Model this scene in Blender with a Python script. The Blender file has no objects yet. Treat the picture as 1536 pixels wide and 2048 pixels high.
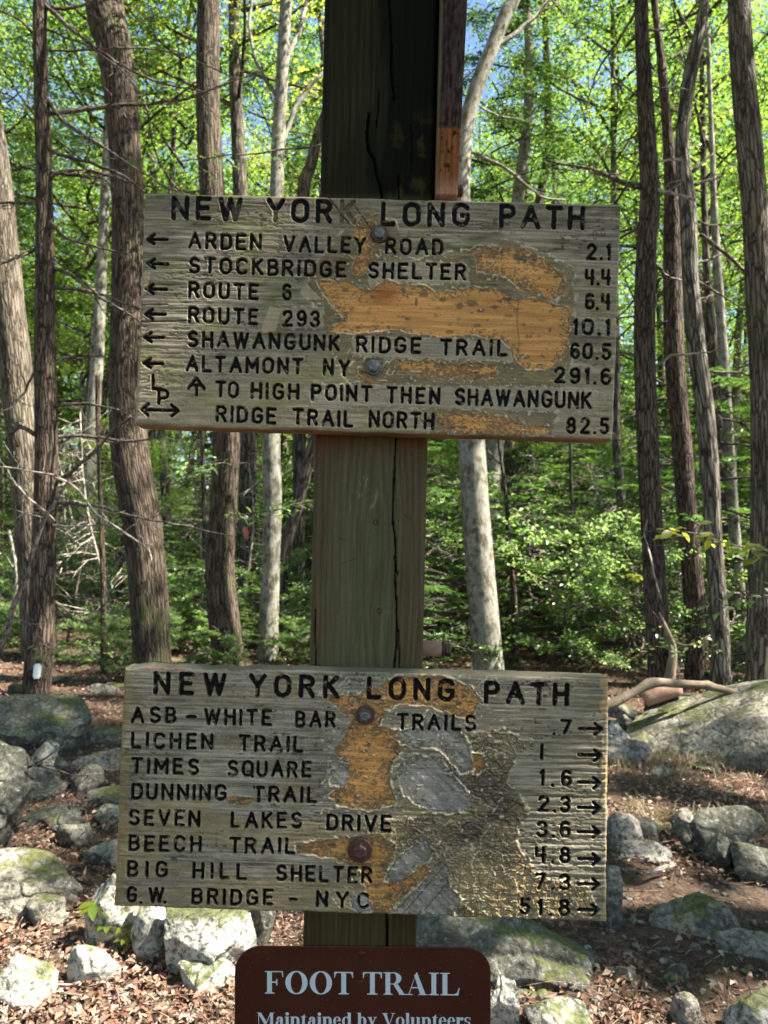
import bpy, math, random
import numpy as np
from mathutils import Vector, Matrix, Euler

random.seed(7)
RNG = np.random.default_rng(7)
SC = bpy.context.scene
COL = SC.collection
R = math.radians

# ------------------------------------------------------------------ camera
FPX = 1479.0                       # focal length in pixels of the 1536 x 2048 picture
PITCH, ROLL = 2.1, 1.45
CAMLOC = Vector((0, 0, 1.5))
cam_data = bpy.data.cameras.new('camera')
cam = bpy.data.objects.new('camera', cam_data)
COL.objects.link(cam)
SC.camera = cam
cam_data.sensor_fit = 'VERTICAL'
cam_data.sensor_height = 24.0
cam_data.lens = FPX / 2048 * 24.0
cam_data.clip_start = 0.02
cam_data.clip_end = 1000
CROT = Matrix.Rotation(R(90 + PITCH), 3, 'X') @ Matrix.Rotation(R(ROLL), 3, 'Z')
cam.matrix_world = Matrix.Translation(CAMLOC) @ CROT.to_4x4()
cam_data.dof.use_dof = True
cam_data.dof.focus_distance = 0.95
cam_data.dof.aperture_fstop = (cam_data.lens * 0.001) / 0.0024
CR = np.array(CROT)

# ------------------------------------------------------------------ world, sun, exposure
SUN_EL, SUN_AZ = 54.0, -8.0        # azimuth from +X towards +Y
world = bpy.data.worlds.new('World')
SC.world = world
world.use_nodes = True
wn = world.node_tree
wn.nodes.clear()
sky = wn.nodes.new('ShaderNodeTexSky')
sky.sky_type = 'NISHITA'
sky.sun_disc = False
sky.sun_elevation = R(SUN_EL)
sky.sun_rotation = R(90 - SUN_AZ)
sky.air_density = 1.0
sky.dust_density = 0.4
sky.ozone_density = 3.0
bg = wn.nodes.new('ShaderNodeBackground')
bg.inputs['Strength'].default_value = 0.056
wo = wn.nodes.new('ShaderNodeOutputWorld')
wn.links.new(sky.outputs[0], bg.inputs['Color'])
wn.links.new(bg.outputs[0], wo.inputs['Surface'])
sun_data = bpy.data.lights.new('sun', 'SUN')
sun_data.energy = 5.0
sun_data.angle = R(0.55)
sun_data.color = (1.0, 0.95, 0.86)
sun = bpy.data.objects.new('sun', sun_data)
COL.objects.link(sun)
SUNV = Vector((math.cos(R(SUN_EL)) * math.cos(R(SUN_AZ)), math.cos(R(SUN_EL)) * math.sin(R(SUN_AZ)), math.sin(R(SUN_EL))))
sun.rotation_euler = SUNV.to_track_quat('Z', 'Y').to_euler()
sun.location = (8, -2, 12)
SC.view_settings.view_transform = 'Standard'
SC.view_settings.look = 'None'
SC.view_settings.exposure = 2.55
SC.view_settings.gamma = 1
SC.view_settings.use_curve_mapping = False
SC.cycles.max_bounces = 6
SC.cycles.diffuse_bounces = 4
SC.cycles.glossy_bounces = 2
SC.cycles.transmission_bounces = 4
SC.cycles.sample_clamp_indirect = 6
SC.cycles.use_denoising = True
SC.cycles.use_adaptive_sampling = True
SC.cycles.adaptive_threshold = 0.02

# ------------------------------------------------------------------ helpers
def ray(px, py):
    px = np.asarray(px, float); py = np.asarray(py, float)
    d = np.stack([(px - 768) / FPX, (1024 - py) / FPX, -np.ones_like(px)], -1)
    return d @ CR.T

def at(px, py, Y):
    """world point(s) where the sight line of a photo pixel crosses the plane y = Y"""
    d = ray(px, py)
    t = Y / d[..., 1]
    return d * t[..., None] + np.array(CAMLOC)

def atz(px, py, z=0.0):
    d = ray(px, py)
    t = (z - CAMLOC.z) / d[..., 2]
    return d * t[..., None] + np.array(CAMLOC)

def _h(ix, iy, iz, seed):
    n = (ix.astype(np.int64) * 374761393 + iy.astype(np.int64) * 668265263 + iz.astype(np.int64) * 2147483647 // 3 + seed * 974634777) & 0xFFFFFFFF
    n = ((n ^ (n >> 13)) * 1274126177) & 0xFFFFFFFF
    n = ((n ^ (n >> 16)) * 2246822519) & 0xFFFFFFFF
    return ((n ^ (n >> 15)) & 0xFFFF) / 65535.0

def vn2(x, y, seed=0):
    x = np.asarray(x, float); y = np.asarray(y, float)
    ix = np.floor(x); iy = np.floor(y)
    fx = x - ix; fy = y - iy
    fx = fx * fx * (3 - 2 * fx); fy = fy * fy * (3 - 2 * fy)
    z = np.zeros_like(ix)
    a = _h(ix, iy, z, seed); b = _h(ix + 1, iy, z, seed); c = _h(ix, iy + 1, z, seed); d = _h(ix + 1, iy + 1, z, seed)
    return (a * (1 - fx) + b * fx) * (1 - fy) + (c * (1 - fx) + d * fx) * fy

def fbm2(x, y, seed=0, o=4, g=0.5):
    s = 0; a = 1; t = 0
    for i in range(o):
        s = s + a * vn2(x * 2 ** i + 17.3 * i, y * 2 ** i + 9.1 * i, seed + i); t += a; a *= g
    return s / t

def vn3(p, seed=0):
    i = np.floor(p); f = p - i; f = f * f * (3 - 2 * f)
    r = 0
    for dx in (0, 1):
        for dy in (0, 1):
            for dz in (0, 1):
                w = (f[:, 0] if dx else 1 - f[:, 0]) * (f[:, 1] if dy else 1 - f[:, 1]) * (f[:, 2] if dz else 1 - f[:, 2])
                r = r + w * _h(i[:, 0] + dx, i[:, 1] + dy, i[:, 2] + dz, seed)
    return r

def fbm3(p, seed=0, o=4, g=0.5):
    s = 0; a = 1; t = 0
    for i in range(o):
        s = s + a * vn3(p * 2 ** i + 5.7 * i, seed + i); t += a; a *= g
    return s / t

def sstep(a, b, x):
    t = np.clip((np.asarray(x, float) - a) / (b - a), 0, 1)
    return t * t * (3 - 2 * t)

def mesh_np(name, verts, faces, mats, smooth=True, mat_idx=None, attrs=None):
    """fast mesh from numpy arrays; faces is an (n,3) or (n,4) array or a list of such arrays"""
    if not isinstance(faces, list):
        faces = [faces]
    faces = [np.asarray(f, np.int32) for f in faces if len(f)]
    me = bpy.data.meshes.new(name)
    verts = np.asarray(verts, np.float32)
    me.vertices.add(len(verts)); me.vertices.foreach_set('co', verts.ravel())
    nl = sum(f.size for f in faces); nf = sum(len(f) for f in faces)
    me.loops.add(nl); me.polygons.add(nf)
    me.loops.foreach_set('vertex_index', np.concatenate([f.ravel() for f in faces]))
    tot = np.concatenate([np.full(len(f), f.shape[1], np.int32) for f in faces])
    st = np.concatenate([[0], np.cumsum(tot)[:-1]]).astype(np.int32)
    me.polygons.foreach_set('loop_start', st)
    me.polygons.foreach_set('loop_total', tot)
    me.polygons.foreach_set('use_smooth', np.full(nf, smooth))
    if mat_idx is not None:
        me.polygons.foreach_set('material_index', np.asarray(mat_idx, np.int32))
    for m in (mats if isinstance(mats, (list, tuple)) else [mats]):
        me.materials.append(m)
    if attrs:
        for k, (typ, arr) in attrs.items():
            a = me.attributes.new(k, typ, 'POINT')
            key = {'FLOAT': 'value', 'FLOAT_VECTOR': 'vector', 'FLOAT_COLOR': 'color'}[typ]
            a.data.foreach_set(key, np.asarray(arr, np.float32).ravel())
    me.update(calc_edges=True)
    me.validate()
    return me

def link(name, me, parent=None, loc=None, rot=None, scale=None):
    o = bpy.data.objects.new(name, me)
    COL.objects.link(o)
    if parent is not None: o.parent = parent
    if loc is not None: o.location = loc
    if rot is not None: o.rotation_euler = rot
    if scale is not None: o.scale = scale
    return o

def empty(name, loc, label=None, cat=None, group=None, rot=None, scale=None):
    o = link(name, None, None, loc, rot, scale)
    o.empty_display_size = 0.1
    tag(o, label, cat, group)
    return o

def tag(o, label=None, cat=None, group=None, kind=None):
    if label: o['label'] = label
    if cat: o['category'] = cat
    if group: o['group'] = group
    if kind: o['kind'] = kind
    return o

def smoothpath(pts, step):
    """Catmull-Rom through rows of pts (any number of columns), about `step` apart"""
    P = np.asarray(pts, float)
    if len(P) == 2:
        n = max(2, int(np.linalg.norm(P[1, :3] - P[0, :3]) / step) + 1)
        return P[0] + (P[1] - P[0]) * np.linspace(0, 1, n)[:, None]
    E = np.vstack([2 * P[0] - P[1], P, 2 * P[-1] - P[-2]])
    out = []
    for i in range(1, len(E) - 2):
        n = max(2, int(np.linalg.norm(E[i + 1, :3] - E[i, :3]) / step) + 1)
        t = np.linspace(0, 1, n, endpoint=(i == len(E) - 3))[:, None]
        a, b, c, d = E[i - 1], E[i], E[i + 1], E[i + 2]
        out.append(0.5 * (2 * b + (c - a) * t + (2 * a - 5 * b + 4 * c - d) * t ** 2 + (3 * b - a - 3 * c + d) * t ** 3))
    return np.vstack(out)

def tube_arrays(P, r, k, disp=None, cap=True):
    """P (n,3) centres, r (n) radii -> verts, quads, rest coords"""
    n = len(P)
    T = np.gradient(P, axis=0); T /= np.linalg.norm(T, axis=1)[:, None] + 1e-9
    ref = np.array([0, 1.0, 0.02]) if abs(T[:, 1]).max() < 0.9 else np.array([0.1, 0.05, 1.0])
    N = np.cross(T, ref); N /= np.linalg.norm(N, axis=1)[:, None] + 1e-9
    B = np.cross(T, N)
    a = np.linspace(0, 2 * np.pi, k, endpoint=False)
    S = np.concatenate([[0], np.cumsum(np.linalg.norm(np.diff(P, axis=0), axis=1))])
    ca, sa = np.cos(a), np.sin(a)
    rest = np.stack([r[:, None] * ca, r[:, None] * sa, np.repeat(S[:, None], k, 1)], -1)
    rr = np.repeat(r[:, None], k, 1)
    if disp is not None:
        rr = rr + disp(rest.reshape(-1, 3)).reshape(n, k)
    V = P[:, None, :] + rr[..., None] * (ca[None, :, None] * N[:, None, :] + sa[None, :, None] * B[:, None, :])
    i = np.arange(n - 1)[:, None] * k; j = np.arange(k)[None, :]; j2 = (j + 1) % k
    F = np.stack([i + j, i + j2, i + k + j2, i + k + j], -1).reshape(-1, 4)
    V = V.reshape(-1, 3); rest = rest.reshape(-1, 3)
    if cap:
        V = np.vstack([V, P[:1], P[-1:]]); rest = np.vstack([rest, [[0, 0, 0]], [[0, 0, S[-1]]]])
        b = n * k
        jj = np.arange(k); jn = (jj + 1) % k
        F2 = np.vstack([np.stack([jn, jj, np.full(k, b)], -1), np.stack([(n - 1) * k + jj, (n - 1) * k + jn, np.full(k, b + 1)], -1)])
        return V, F, F2, rest
    return V, F, np.zeros((0, 3), int), rest

class Acc:
    """collects pieces into one mesh"""
    def __init__(s): s.V = []; s.Q = []; s.T = []; s.rest = []; s.n = 0
    def add(s, V, Q=None, T=None, rest=None):
        s.V.append(V)
        if Q is not None and len(Q): s.Q.append(np.asarray(Q) + s.n)
        if T is not None and len(T): s.T.append(np.asarray(T) + s.n)
        s.rest.append(V if rest is None else rest)
        s.n += len(V)
    def tube(s, P, r, k=5, disp=None):
        V, Q, T, rest = tube_arrays(np.asarray(P, float), np.asarray(r, float), k, disp)
        s.add(V, Q, T, rest)
    def box(s, lo, hi):
        x0, y0, z0 = lo; x1, y1, z1 = hi
        V = np.array([(x0, y0, z0), (x1, y0, z0), (x1, y1, z0), (x0, y1, z0), (x0, y0, z1), (x1, y0, z1), (x1, y1, z1), (x0, y1, z1)], float)
        s.add(V, [(0, 3, 2, 1), (4, 5, 6, 7), (0, 1, 5, 4), (1, 2, 6, 5), (2, 3, 7, 6), (3, 0, 4, 7)])
    def mesh(s, name, mat, smooth=True):
        fs = []
        if s.Q: fs.append(np.vstack(s.Q))
        if s.T: fs.append(np.vstack(s.T))
        return mesh_np(name, np.vstack(s.V), fs, mat, smooth, attrs={'rest': ('FLOAT_VECTOR', np.vstack(s.rest))})

# ------------------------------------------------------------------ materials
def newmat(name):
    m = bpy.data.materials.new(name); m.use_nodes = True
    nt = m.node_tree; nt.nodes.clear()
    out = nt.nodes.new('ShaderNodeOutputMaterial')
    return m, nt, out

class NT:
    def __init__(s, nt): s.nt = nt
    def n(s, t, **kw):
        x = s.nt.nodes.new(t)
        for k, v in kw.items(): setattr(x, k, v)
        return x
    def l(s, a, b): s.nt.links.new(a, b)
    def attr(s, name): return s.n('ShaderNodeAttribute', attribute_name=name)
    def noise(s, vec, scale, detail=4, rough=0.55, dist=0.0):
        x = s.n('ShaderNodeTexNoise'); x.inputs['Scale'].default_value = scale
        x.inputs['Detail'].default_value = detail; x.inputs['Roughness'].default_value = rough; x.inputs['Distortion'].default_value = dist
        if vec is not None: s.l(vec, x.inputs['Vector'])
        return x.outputs['Fac']
    def map(s, vec, scale=(1, 1, 1), loc=(0, 0, 0), rot=(0, 0, 0)):
        x = s.n('ShaderNodeMapping'); x.inputs['Scale'].default_value = scale; x.inputs['Location'].default_value = loc; x.inputs['Rotation'].default_value = rot
        s.l(vec, x.inputs['Vector']); return x.outputs[0]
    def ramp(s, fac, stops, interp='LINEAR'):
        x = s.n('ShaderNodeValToRGB'); cr = x.color_ramp; cr.interpolation = interp
        while len(cr.elements) < len(stops): cr.elements.new(0.5)
        for e, (p, c) in zip(cr.elements, stops):
            e.position = p; e.color = (*c, 1) if len(c) == 3 else c
        s.l(fac, x.inputs[0]); return x.outputs[0]
    def mix(s, fac, a, b, mode='MIX'):
        x = s.n('ShaderNodeMix', data_type='RGBA', blend_type=mode)
        for sock, v in ((x.inputs[0], fac), (x.inputs[6], a), (x.inputs[7], b)):
            if hasattr(v, 'is_output'): s.l(v, sock)
            elif isinstance(v, (int, float)): sock.default_value = v
            else: sock.default_value = (*v, 1)
        return x.outputs[2]
    def math(s, op, a, b=0.5, c=None, clamp=False):
        x = s.n('ShaderNodeMath', operation=op, use_clamp=clamp)
        for sock, v in zip(x.inputs, (a, b, c)):
            if v is None: continue
            if hasattr(v, 'is_output'): s.l(v, sock)
            else: sock.default_value = v
        return x.outputs[0]
    def bump(s, h, strength=0.5, dist=0.01, normal=None):
        x = s.n('ShaderNodeBump'); x.inputs['Strength'].default_value = strength; x.inputs['Distance'].default_value = dist
        s.l(h, x.inputs['Height'])
        if normal is not None: s.l(normal, x.inputs['Normal'])
        return x.outputs[0]
    def bsdf(s, out, color, rough=0.8, normal=None, spec=0.3, metallic=0.0):
        x = s.n('ShaderNodeBsdfPrincipled')
        for sock, v in ((x.inputs['Base Color'], color), (x.inputs['Roughness'], rough)):
            if hasattr(v, 'is_output'): s.l(v, sock)
            elif isinstance(v, (int, float)): sock.default_value = v
            else: sock.default_value = (*v, 1)
        x.inputs['Specular IOR Level'].default_value = spec
        x.inputs['Metallic'].default_value = metallic
        if normal is not None: s.l(normal, x.inputs['Normal'])
        s.l(x.outputs[0], out.inputs[0]); return x

def bark_mat(name, dark, light, vscale=7.0, k=38, strength=0.9, blotch=None, moss=0.0, crack=False):
    m, nt, out = newmat(name); g = NT(nt)
    a = g.attr('rest').outputs['Vector']
    oi = g.n('ShaderNodeObjectInfo')
    add = g.n('ShaderNodeVectorMath', operation='ADD'); g.l(a, add.inputs[0])
    cmb = g.n('ShaderNodeCombineXYZ'); g.l(g.math('MULTIPLY', oi.outputs['Random'], 31.0), cmb.inputs[0]); g.l(cmb.outputs[0], add.inputs[1])
    v = add.outputs[0]
    vs = g.map(v, (1, 1, 1 / vscale))
    n1 = g.noise(vs, k, 5, 0.6, 0.6)
    vor = g.n('ShaderNodeTexVoronoi', feature='DISTANCE_TO_EDGE'); vor.inputs['Scale'].default_value = k * 0.9
    dn = g.n('ShaderNodeTexNoise'); dn.inputs['Scale'].default_value = 14; g.l(v, dn.inputs['Vector'])
    mixv = g.n('ShaderNodeMix', data_type='VECTOR'); mixv.inputs[0].default_value = 0.022
    g.l(vs, mixv.inputs[4]); g.l(dn.outputs['Color'], mixv.inputs[5]); g.l(mixv.outputs[1], vor.inputs['Vector'])
    furrow = g.ramp(vor.outputs[0], [(0.0, (0, 0, 0)), (0.22, (1, 1, 1))])
    base = g.ramp(n1, [(0.3, dark), (0.7, light)])
    big = g.noise(v, 2.2, 3)
    base = g.mix(g.ramp(big, [(0.35, (0, 0, 0)), (0.7, (0.6, 0.6, 0.6))]), base, tuple(c * 1.35 for c in light))
    if blotch:
        f = g.ramp(g.noise(g.map(v, (1, 1, 0.55)), 16, 5, 0.7), [(0.47, (0, 0, 0)), (0.6, (1, 1, 1))])
        base = g.mix(f, base, blotch)
        sp = g.ramp(g.noise(g.map(v, (1, 1, 0.5)), 70, 2, 0.6), [(0.62, (0, 0, 0)), (0.68, (1, 1, 1))])
        base = g.mix(sp, base, tuple(c * 0.25 for c in dark))
        col = base
        hgt = g.math('MULTIPLY', n1, 0.5)
    else:
        col = g.mix(furrow, tuple(c * 0.35 for c in dark), base)
        hgt = g.math('ADD', g.math('MULTIPLY', furrow, 0.8), n1)
    if crack:
        vc = g.n('ShaderNodeTexVoronoi', feature='DISTANCE_TO_EDGE'); vc.inputs['Scale'].default_value = 9
        g.l(g.map(v, (1, 1, 0.16)), vc.inputs['Vector'])
        cf = g.ramp(vc.outputs[0], [(0.0, (0, 0, 0)), (0.07, (1, 1, 1))])
        col = g.mix(cf, (0.02, 0.017, 0.014), col)
    if moss > 0:
        mf = g.ramp(g.noise(v, 3.2, 5, 0.65), [(0.62 - moss * 0.2, (0, 0, 0)), (0.75, (0.8, 0.8, 0.8))])
        col = g.mix(mf, col, (0.07, 0.10, 0.03))
    g.bsdf(out, col, 0.9, g.bump(hgt, strength, 0.012), 0.15)
    return m

M_OAK = bark_mat('oak_bark', (0.038, 0.028, 0.02), (0.145, 0.108, 0.078), 13, 46, 0.9, moss=0.35)
M_PALEOAK = bark_mat('pale_ridged_bark', (0.06, 0.047, 0.034), (0.19, 0.155, 0.115), 12, 42, 0.8, moss=0.3)
M_HEM = bark_mat('hemlock_bark', (0.038, 0.028, 0.02), (0.145, 0.106, 0.078), 9, 50, 1.0)
M_BEECH = bark_mat('beech_bark', (0.11, 0.10, 0.075), (0.26, 0.245, 0.20), 1.8, 20, 0.4, blotch=(0.085, 0.078, 0.05))
M_CRACK = bark_mat('cracked_pale_bark', (0.08, 0.07, 0.052), (0.25, 0.22, 0.175), 11, 34, 0.7, crack=True)
M_FAR = bark_mat('far_bark', (0.045, 0.036, 0.028), (0.16, 0.13, 0.10), 7, 24, 0.5, moss=0.3)
M_TWIG = bark_mat('dead_branch_bark', (0.07, 0.05, 0.04), (0.2, 0.165, 0.14), 4, 60, 0.4)
M_PALETWIG = bark_mat('bleached_branch_wood', (0.25, 0.21, 0.17), (0.5, 0.44, 0.36), 8, 60, 0.4)

def leaf_mat(name, cols, trans, tf=0.5, spec=0.35):
    m, nt, out = newmat(name); g = NT(nt)
    geo = g.n('ShaderNodeNewGeometry'); oi = g.n('ShaderNodeObjectInfo')
    f = g.math('FRACT', g.math('ADD', geo.outputs['Random Per Island'], g.math('MULTIPLY', oi.outputs['Random'], 0.35)))
    n = len(cols)
    col = g.ramp(f, [(i / (n - 1), c) for i, c in enumerate(cols)])
    tcol = g.ramp(f, [(i / (len(trans) - 1), c) for i, c in enumerate(trans)])
    p = g.n('ShaderNodeBsdfPrincipled'); g.l(col, p.inputs['Base Color']); p.inputs['Roughness'].default_value = 0.36; p.inputs['Specular IOR Level'].default_value = spec
    t = g.n('ShaderNodeBsdfTranslucent'); g.l(tcol, t.inputs[0])
    mx = g.n('ShaderNodeMixShader'); mx.inputs[0].default_value = tf
    g.l(p.outputs[0], mx.inputs[1]); g.l(t.outputs[0], mx.inputs[2]); g.l(mx.outputs[0], out.inputs[0])
    return m

M_LEAF = leaf_mat('maple_leaf_green', [(0.035, 0.085, 0.014), (0.06, 0.12, 0.02), (0.09, 0.14, 0.022), (0.045, 0.10, 0.02)],
                  [(0.2, 0.43, 0.05), (0.3, 0.52, 0.06), (0.46, 0.56, 0.07), (0.22, 0.45, 0.07)], 0.44)
M_LEAF_Y = leaf_mat('yellowing_leaf', [(0.09, 0.12, 0.018), (0.12, 0.13, 0.02), (0.06, 0.11, 0.02)],
                    [(0.45, 0.58, 0.07), (0.62, 0.56, 0.08), (0.34, 0.52, 0.06)], 0.5)
M_NEEDLE = leaf_mat('hemlock_needles', [(0.018, 0.05, 0.014), (0.035, 0.075, 0.02), (0.05, 0.09, 0.025)],
                    [(0.1, 0.24, 0.04), (0.18, 0.34, 0.06), (0.24, 0.36, 0.06)], 0.38)
M_UNDER = leaf_mat('understory_leaf', [(0.05, 0.095, 0.03), (0.075, 0.12, 0.04), (0.06, 0.115, 0.045), (0.10, 0.15, 0.045)],
                   [(0.28, 0.48, 0.11), (0.38, 0.58, 0.14), (0.48, 0.62, 0.16), (0.32, 0.52, 0.13)], 0.46, 0.6)
M_DEADLEAF = leaf_mat('fallen_leaf', [(0.13, 0.062, 0.04), (0.23, 0.125, 0.085), (0.34, 0.225, 0.16), (0.16, 0.08, 0.052), (0.10, 0.055, 0.038), (0.42, 0.31, 0.22), (0.26, 0.13, 0.085)],
                      [(0.2, 0.1, 0.05), (0.3, 0.18, 0.09)], 0.12, 0.25)

def rock_mat(name, c0, c1, c2, moss=0.5, seed=0.0):
    m, nt, out = newmat(name); g = NT(nt)
    tc = g.n('ShaderNodeTexCoord'); geo = g.n('ShaderNodeNewGeometry')
    v = g.map(geo.outputs['Position'], (1, 1, 1), (seed, seed * 2, 0))
    n1 = g.noise(v, 3.0, 8, 0.62, 0.3); n2 = g.noise(v, 45, 5, 0.7); n3 = g.noise(v, 9, 6, 0.68, 0.5)
    col = g.ramp(n1, [(0.3, c0), (0.5, c1), (0.72, c2)])
    col = g.mix(g.ramp(n3, [(0.5, (0, 0, 0)), (0.6, (0.7, 0.7, 0.7))]), col, tuple(c * 0.3 for c in c1))
    col = g.mix(g.ramp(n2, [(0.5, (0, 0, 0)), (0.6, (0.85, 0.85, 0.85))]), col, (0.045, 0.045, 0.035))
    col = g.mix(g.ramp(n2, [(0.32, (0.75, 0.75, 0.75)), (0.43, (0, 0, 0))]), col, (0.44, 0.44, 0.37))
    vo = g.n('ShaderNodeTexVoronoi', feature='DISTANCE_TO_EDGE'); vo.inputs['Scale'].default_value = 3.1
    dn = g.n('ShaderNodeTexNoise'); dn.inputs['Scale'].default_value = 5; g.l(v, dn.inputs['Vector'])
    mv = g.n('ShaderNodeMix', data_type='VECTOR'); mv.inputs[0].default_value = 0.2; g.l(v, mv.inputs[4]); g.l(dn.outputs['Color'], mv.inputs[5]); g.l(mv.outputs[1], vo.inputs['Vector'])
    ck = g.ramp(vo.outputs[0], [(0.0, (0, 0, 0)), (0.03, (1, 1, 1))])
    col = g.mix(g.math('MULTIPLY_ADD', ck, 0.25, 0.75), (0.03, 0.03, 0.025), col)
    sep = g.n('ShaderNodeSeparateXYZ'); g.l(geo.outputs['Normal'], sep.inputs[0])
    up = g.math('MULTIPLY_ADD', sep.outputs[2], 0.35, 0.0)
    mf = g.math('ADD', g.noise(v, 5.5, 6, 0.7), up)
    mf = g.ramp(mf, [(0.97 - moss * 0.32, (0, 0, 0)), (1.05 - moss * 0.3, (0.85, 0.85, 0.85))])
    mcol = g.ramp(g.noise(v, 60, 3), [(0.35, (0.045, 0.055, 0.014)), (0.65, (0.13, 0.14, 0.035))])
    col = g.mix(mf, col, mcol)
    h = g.math('ADD', g.math('MULTIPLY', n3, 1.4), g.math('ADD', g.math('MULTIPLY', n2, 0.7), g.math('MULTIPLY', ck, 0.4)))
    g.bsdf(out, col, 0.9, g.bump(h, 0.8, 0.03), 0.2)
    return m

M_ROCK = rock_mat('granite_lichen', (0.13, 0.113, 0.085), (0.245, 0.218, 0.17), (0.39, 0.35, 0.28), 0.55)
M_ROCKD = rock_mat('dark_lichen_granite', (0.052, 0.05, 0.037), (0.118, 0.112, 0.085), (0.25, 0.235, 0.19), 0.5, 3.3)
M_ROCKP = rock_mat('pale_granite', (0.32, 0.29, 0.24), (0.48, 0.45, 0.38), (0.62, 0.59, 0.52), 0.8, 7.7)
M_ROCKB = rock_mat('brown_grey_granite', (0.14, 0.12, 0.10), (0.25, 0.22, 0.185), (0.36, 0.33, 0.28), 0.3, 5.1)

def ground_mat():
    m, nt, out = newmat('forest_floor'); g = NT(nt)
    geo = g.n('ShaderNodeNewGeometry'); v = geo.outputs['Position']
    n1 = g.noise(v, 0.9, 6, 0.6); n2 = g.noise(v, 22, 6, 0.7); n3 = g.noise(v, 90, 4, 0.7)
    col = g.ramp(n2, [(0.3, (0.03, 0.02, 0.014)), (0.5, (0.085, 0.055, 0.038)), (0.62, (0.15, 0.10, 0.068)), (0.75, (0.24, 0.175, 0.12))])
    col = g.mix(g.ramp(n3, [(0.5, (0, 0, 0)), (0.65, (0.7, 0.7, 0.7))]), col, (0.20, 0.13, 0.09))
    col = g.mix(g.ramp(n1, [(0.45, (0, 0, 0)), (0.65, (0.6, 0.6, 0.6))]), col, (0.05, 0.04, 0.028))
    g.bsdf(out, col, 0.95, g.bump(g.math('ADD', n2, g.math('MULTIPLY', n3, 0.4)), 0.9, 0.03), 0.1)
    return m
M_GROUND = ground_mat()

def simple_mat(name, col, rough=0.6, nscale=40, var=0.5, metallic=0.0, spec=0.4, bump=0.2, bdist=0.002, obj=True, col2=None):
    m, nt, out = newmat(name); g = NT(nt)
    tc = g.n('ShaderNodeTexCoord'); v = tc.outputs['Object']
    n = g.noise(v, nscale, 5, 0.6)
    c2 = col2 or tuple(c * (1 - var) for c in col)
    c = g.ramp(n, [(0.35, c2), (0.65, col)])
    g.bsdf(out, c, rough, g.bump(n, bump, bdist), spec, metallic)
    return m

def wood_mat(name, gs=(14, 14, 260), bump=0.35, spec=0.3):
    """board / post surface: colour and gloss come from the paint and wear mapped on the piece, grain from noise"""
    m, nt, out = newmat(name); g = NT(nt)
    tc = g.n('ShaderNodeNewGeometry').outputs['Position']
    a = g.attr('paint')
    vs = g.map(tc, gs)
    gr = g.noise(vs, 1.0, 6, 0.65, 0.3)
    fine = g.noise(tc, 700, 3, 0.6)
    f = g.ramp(gr, [(0.25, (0.62, 0.60, 0.58)), (0.5, (0.95, 0.95, 0.95)), (0.75, (1.25, 1.22, 1.18))])
    f2 = g.ramp(fine, [(0.3, (0.8, 0.8, 0.8)), (0.7, (1.15, 1.15, 1.15))])
    col = g.mix(1.0, a.outputs['Color'], f, 'MULTIPLY'); col = g.mix(1.0, col, f2, 'MULTIPLY')
    h = g.math('ADD', gr, g.math('MULTIPLY', fine, 0.6))
    b = g.bsdf(out, col, a.outputs['Alpha'], g.bump(h, bump, 0.0012), spec)
    g.l(g.math('MULTIPLY_ADD', g.math('SUBTRACT', 0.42, a.outputs['Alpha'], clamp=True), 4.0, spec * 0.35), b.inputs['Specular IOR Level'])
    return m
M_BOARD = wood_mat('weathered_board', (14, 14, 260))
M_POST = wood_mat('weathered_post', (260, 260, 9), 0.3, 0.1)
M_RUST = simple_mat('rusted_steel', (0.11, 0.045, 0.035), 0.55, 350, 0.6, 0.2, 0.5, 0.4, 0.0006)
M_ZINC = simple_mat('zinc_bolt_steel', (0.17, 0.17, 0.16), 0.42, 260, 0.5, 0.6, 0.5, 0.3, 0.0004)
def sign_mat():
    m, nt, out = newmat('brown_enamel'); g = NT(nt); v = g.n('ShaderNodeNewGeometry').outputs['Position']
    c = g.ramp(g.noise(v, 14, 4), [(0.3, (0.05, 0.0115, 0.0055)), (0.7, (0.068, 0.017, 0.009))])
    c = g.mix(g.ramp(g.noise(v, 420, 2), [(0.70, (0, 0, 0)), (0.76, (0.55, 0.55, 0.55))]), c, (0.3, 0.2, 0.15))
    c = g.mix(g.ramp(g.noise(g.map(v, (30, 30, 400), rot=(0, 0.5, 0)), 1.0, 2), [(0.71, (0, 0, 0)), (0.74, (0.3, 0.3, 0.3))]), c, (0.2, 0.12, 0.09))
    g.bsdf(out, c, g.math('MULTIPLY_ADD', g.noise(v, 40, 4), 0.3, 0.32), g.bump(g.noise(v, 60, 3), 0.06, 0.001), 0.22); return m
M_BROWNSIGN = sign_mat()
M_WHITEPRINT = simple_mat('pale_sign_print', (0.60, 0.64, 0.66), 0.5, 200, 0.08, 0, 0.3, 0.0)
M_SIGNEDGE = simple_mat('sign_metal_edge', (0.35, 0.28, 0.22), 0.5, 100, 0.3)
M_BLAZE = simple_mat('white_blaze_paint', (0.36, 0.42, 0.43), 0.7, 60, 0.25, 0, 0.3, 0.6, 0.004)
M_REDWOOD = simple_mat('pinkish_bare_wood', (0.42, 0.24, 0.17), 0.7, 60, 0.4, 0, 0.3, 0.5, 0.002)
M_LOG = bark_mat('bare_log_wood', (0.10, 0.075, 0.05), (0.22, 0.165, 0.115), 12, 40, 0.5, blotch=(0.13, 0.10, 0.07))
M_GRASS = leaf_mat('dry_grass', [(0.14, 0.11, 0.05), (0.22, 0.17, 0.09), (0.09, 0.11, 0.03)], [(0.3, 0.28, 0.12), (0.35, 0.3, 0.14)], 0.3)

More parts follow.
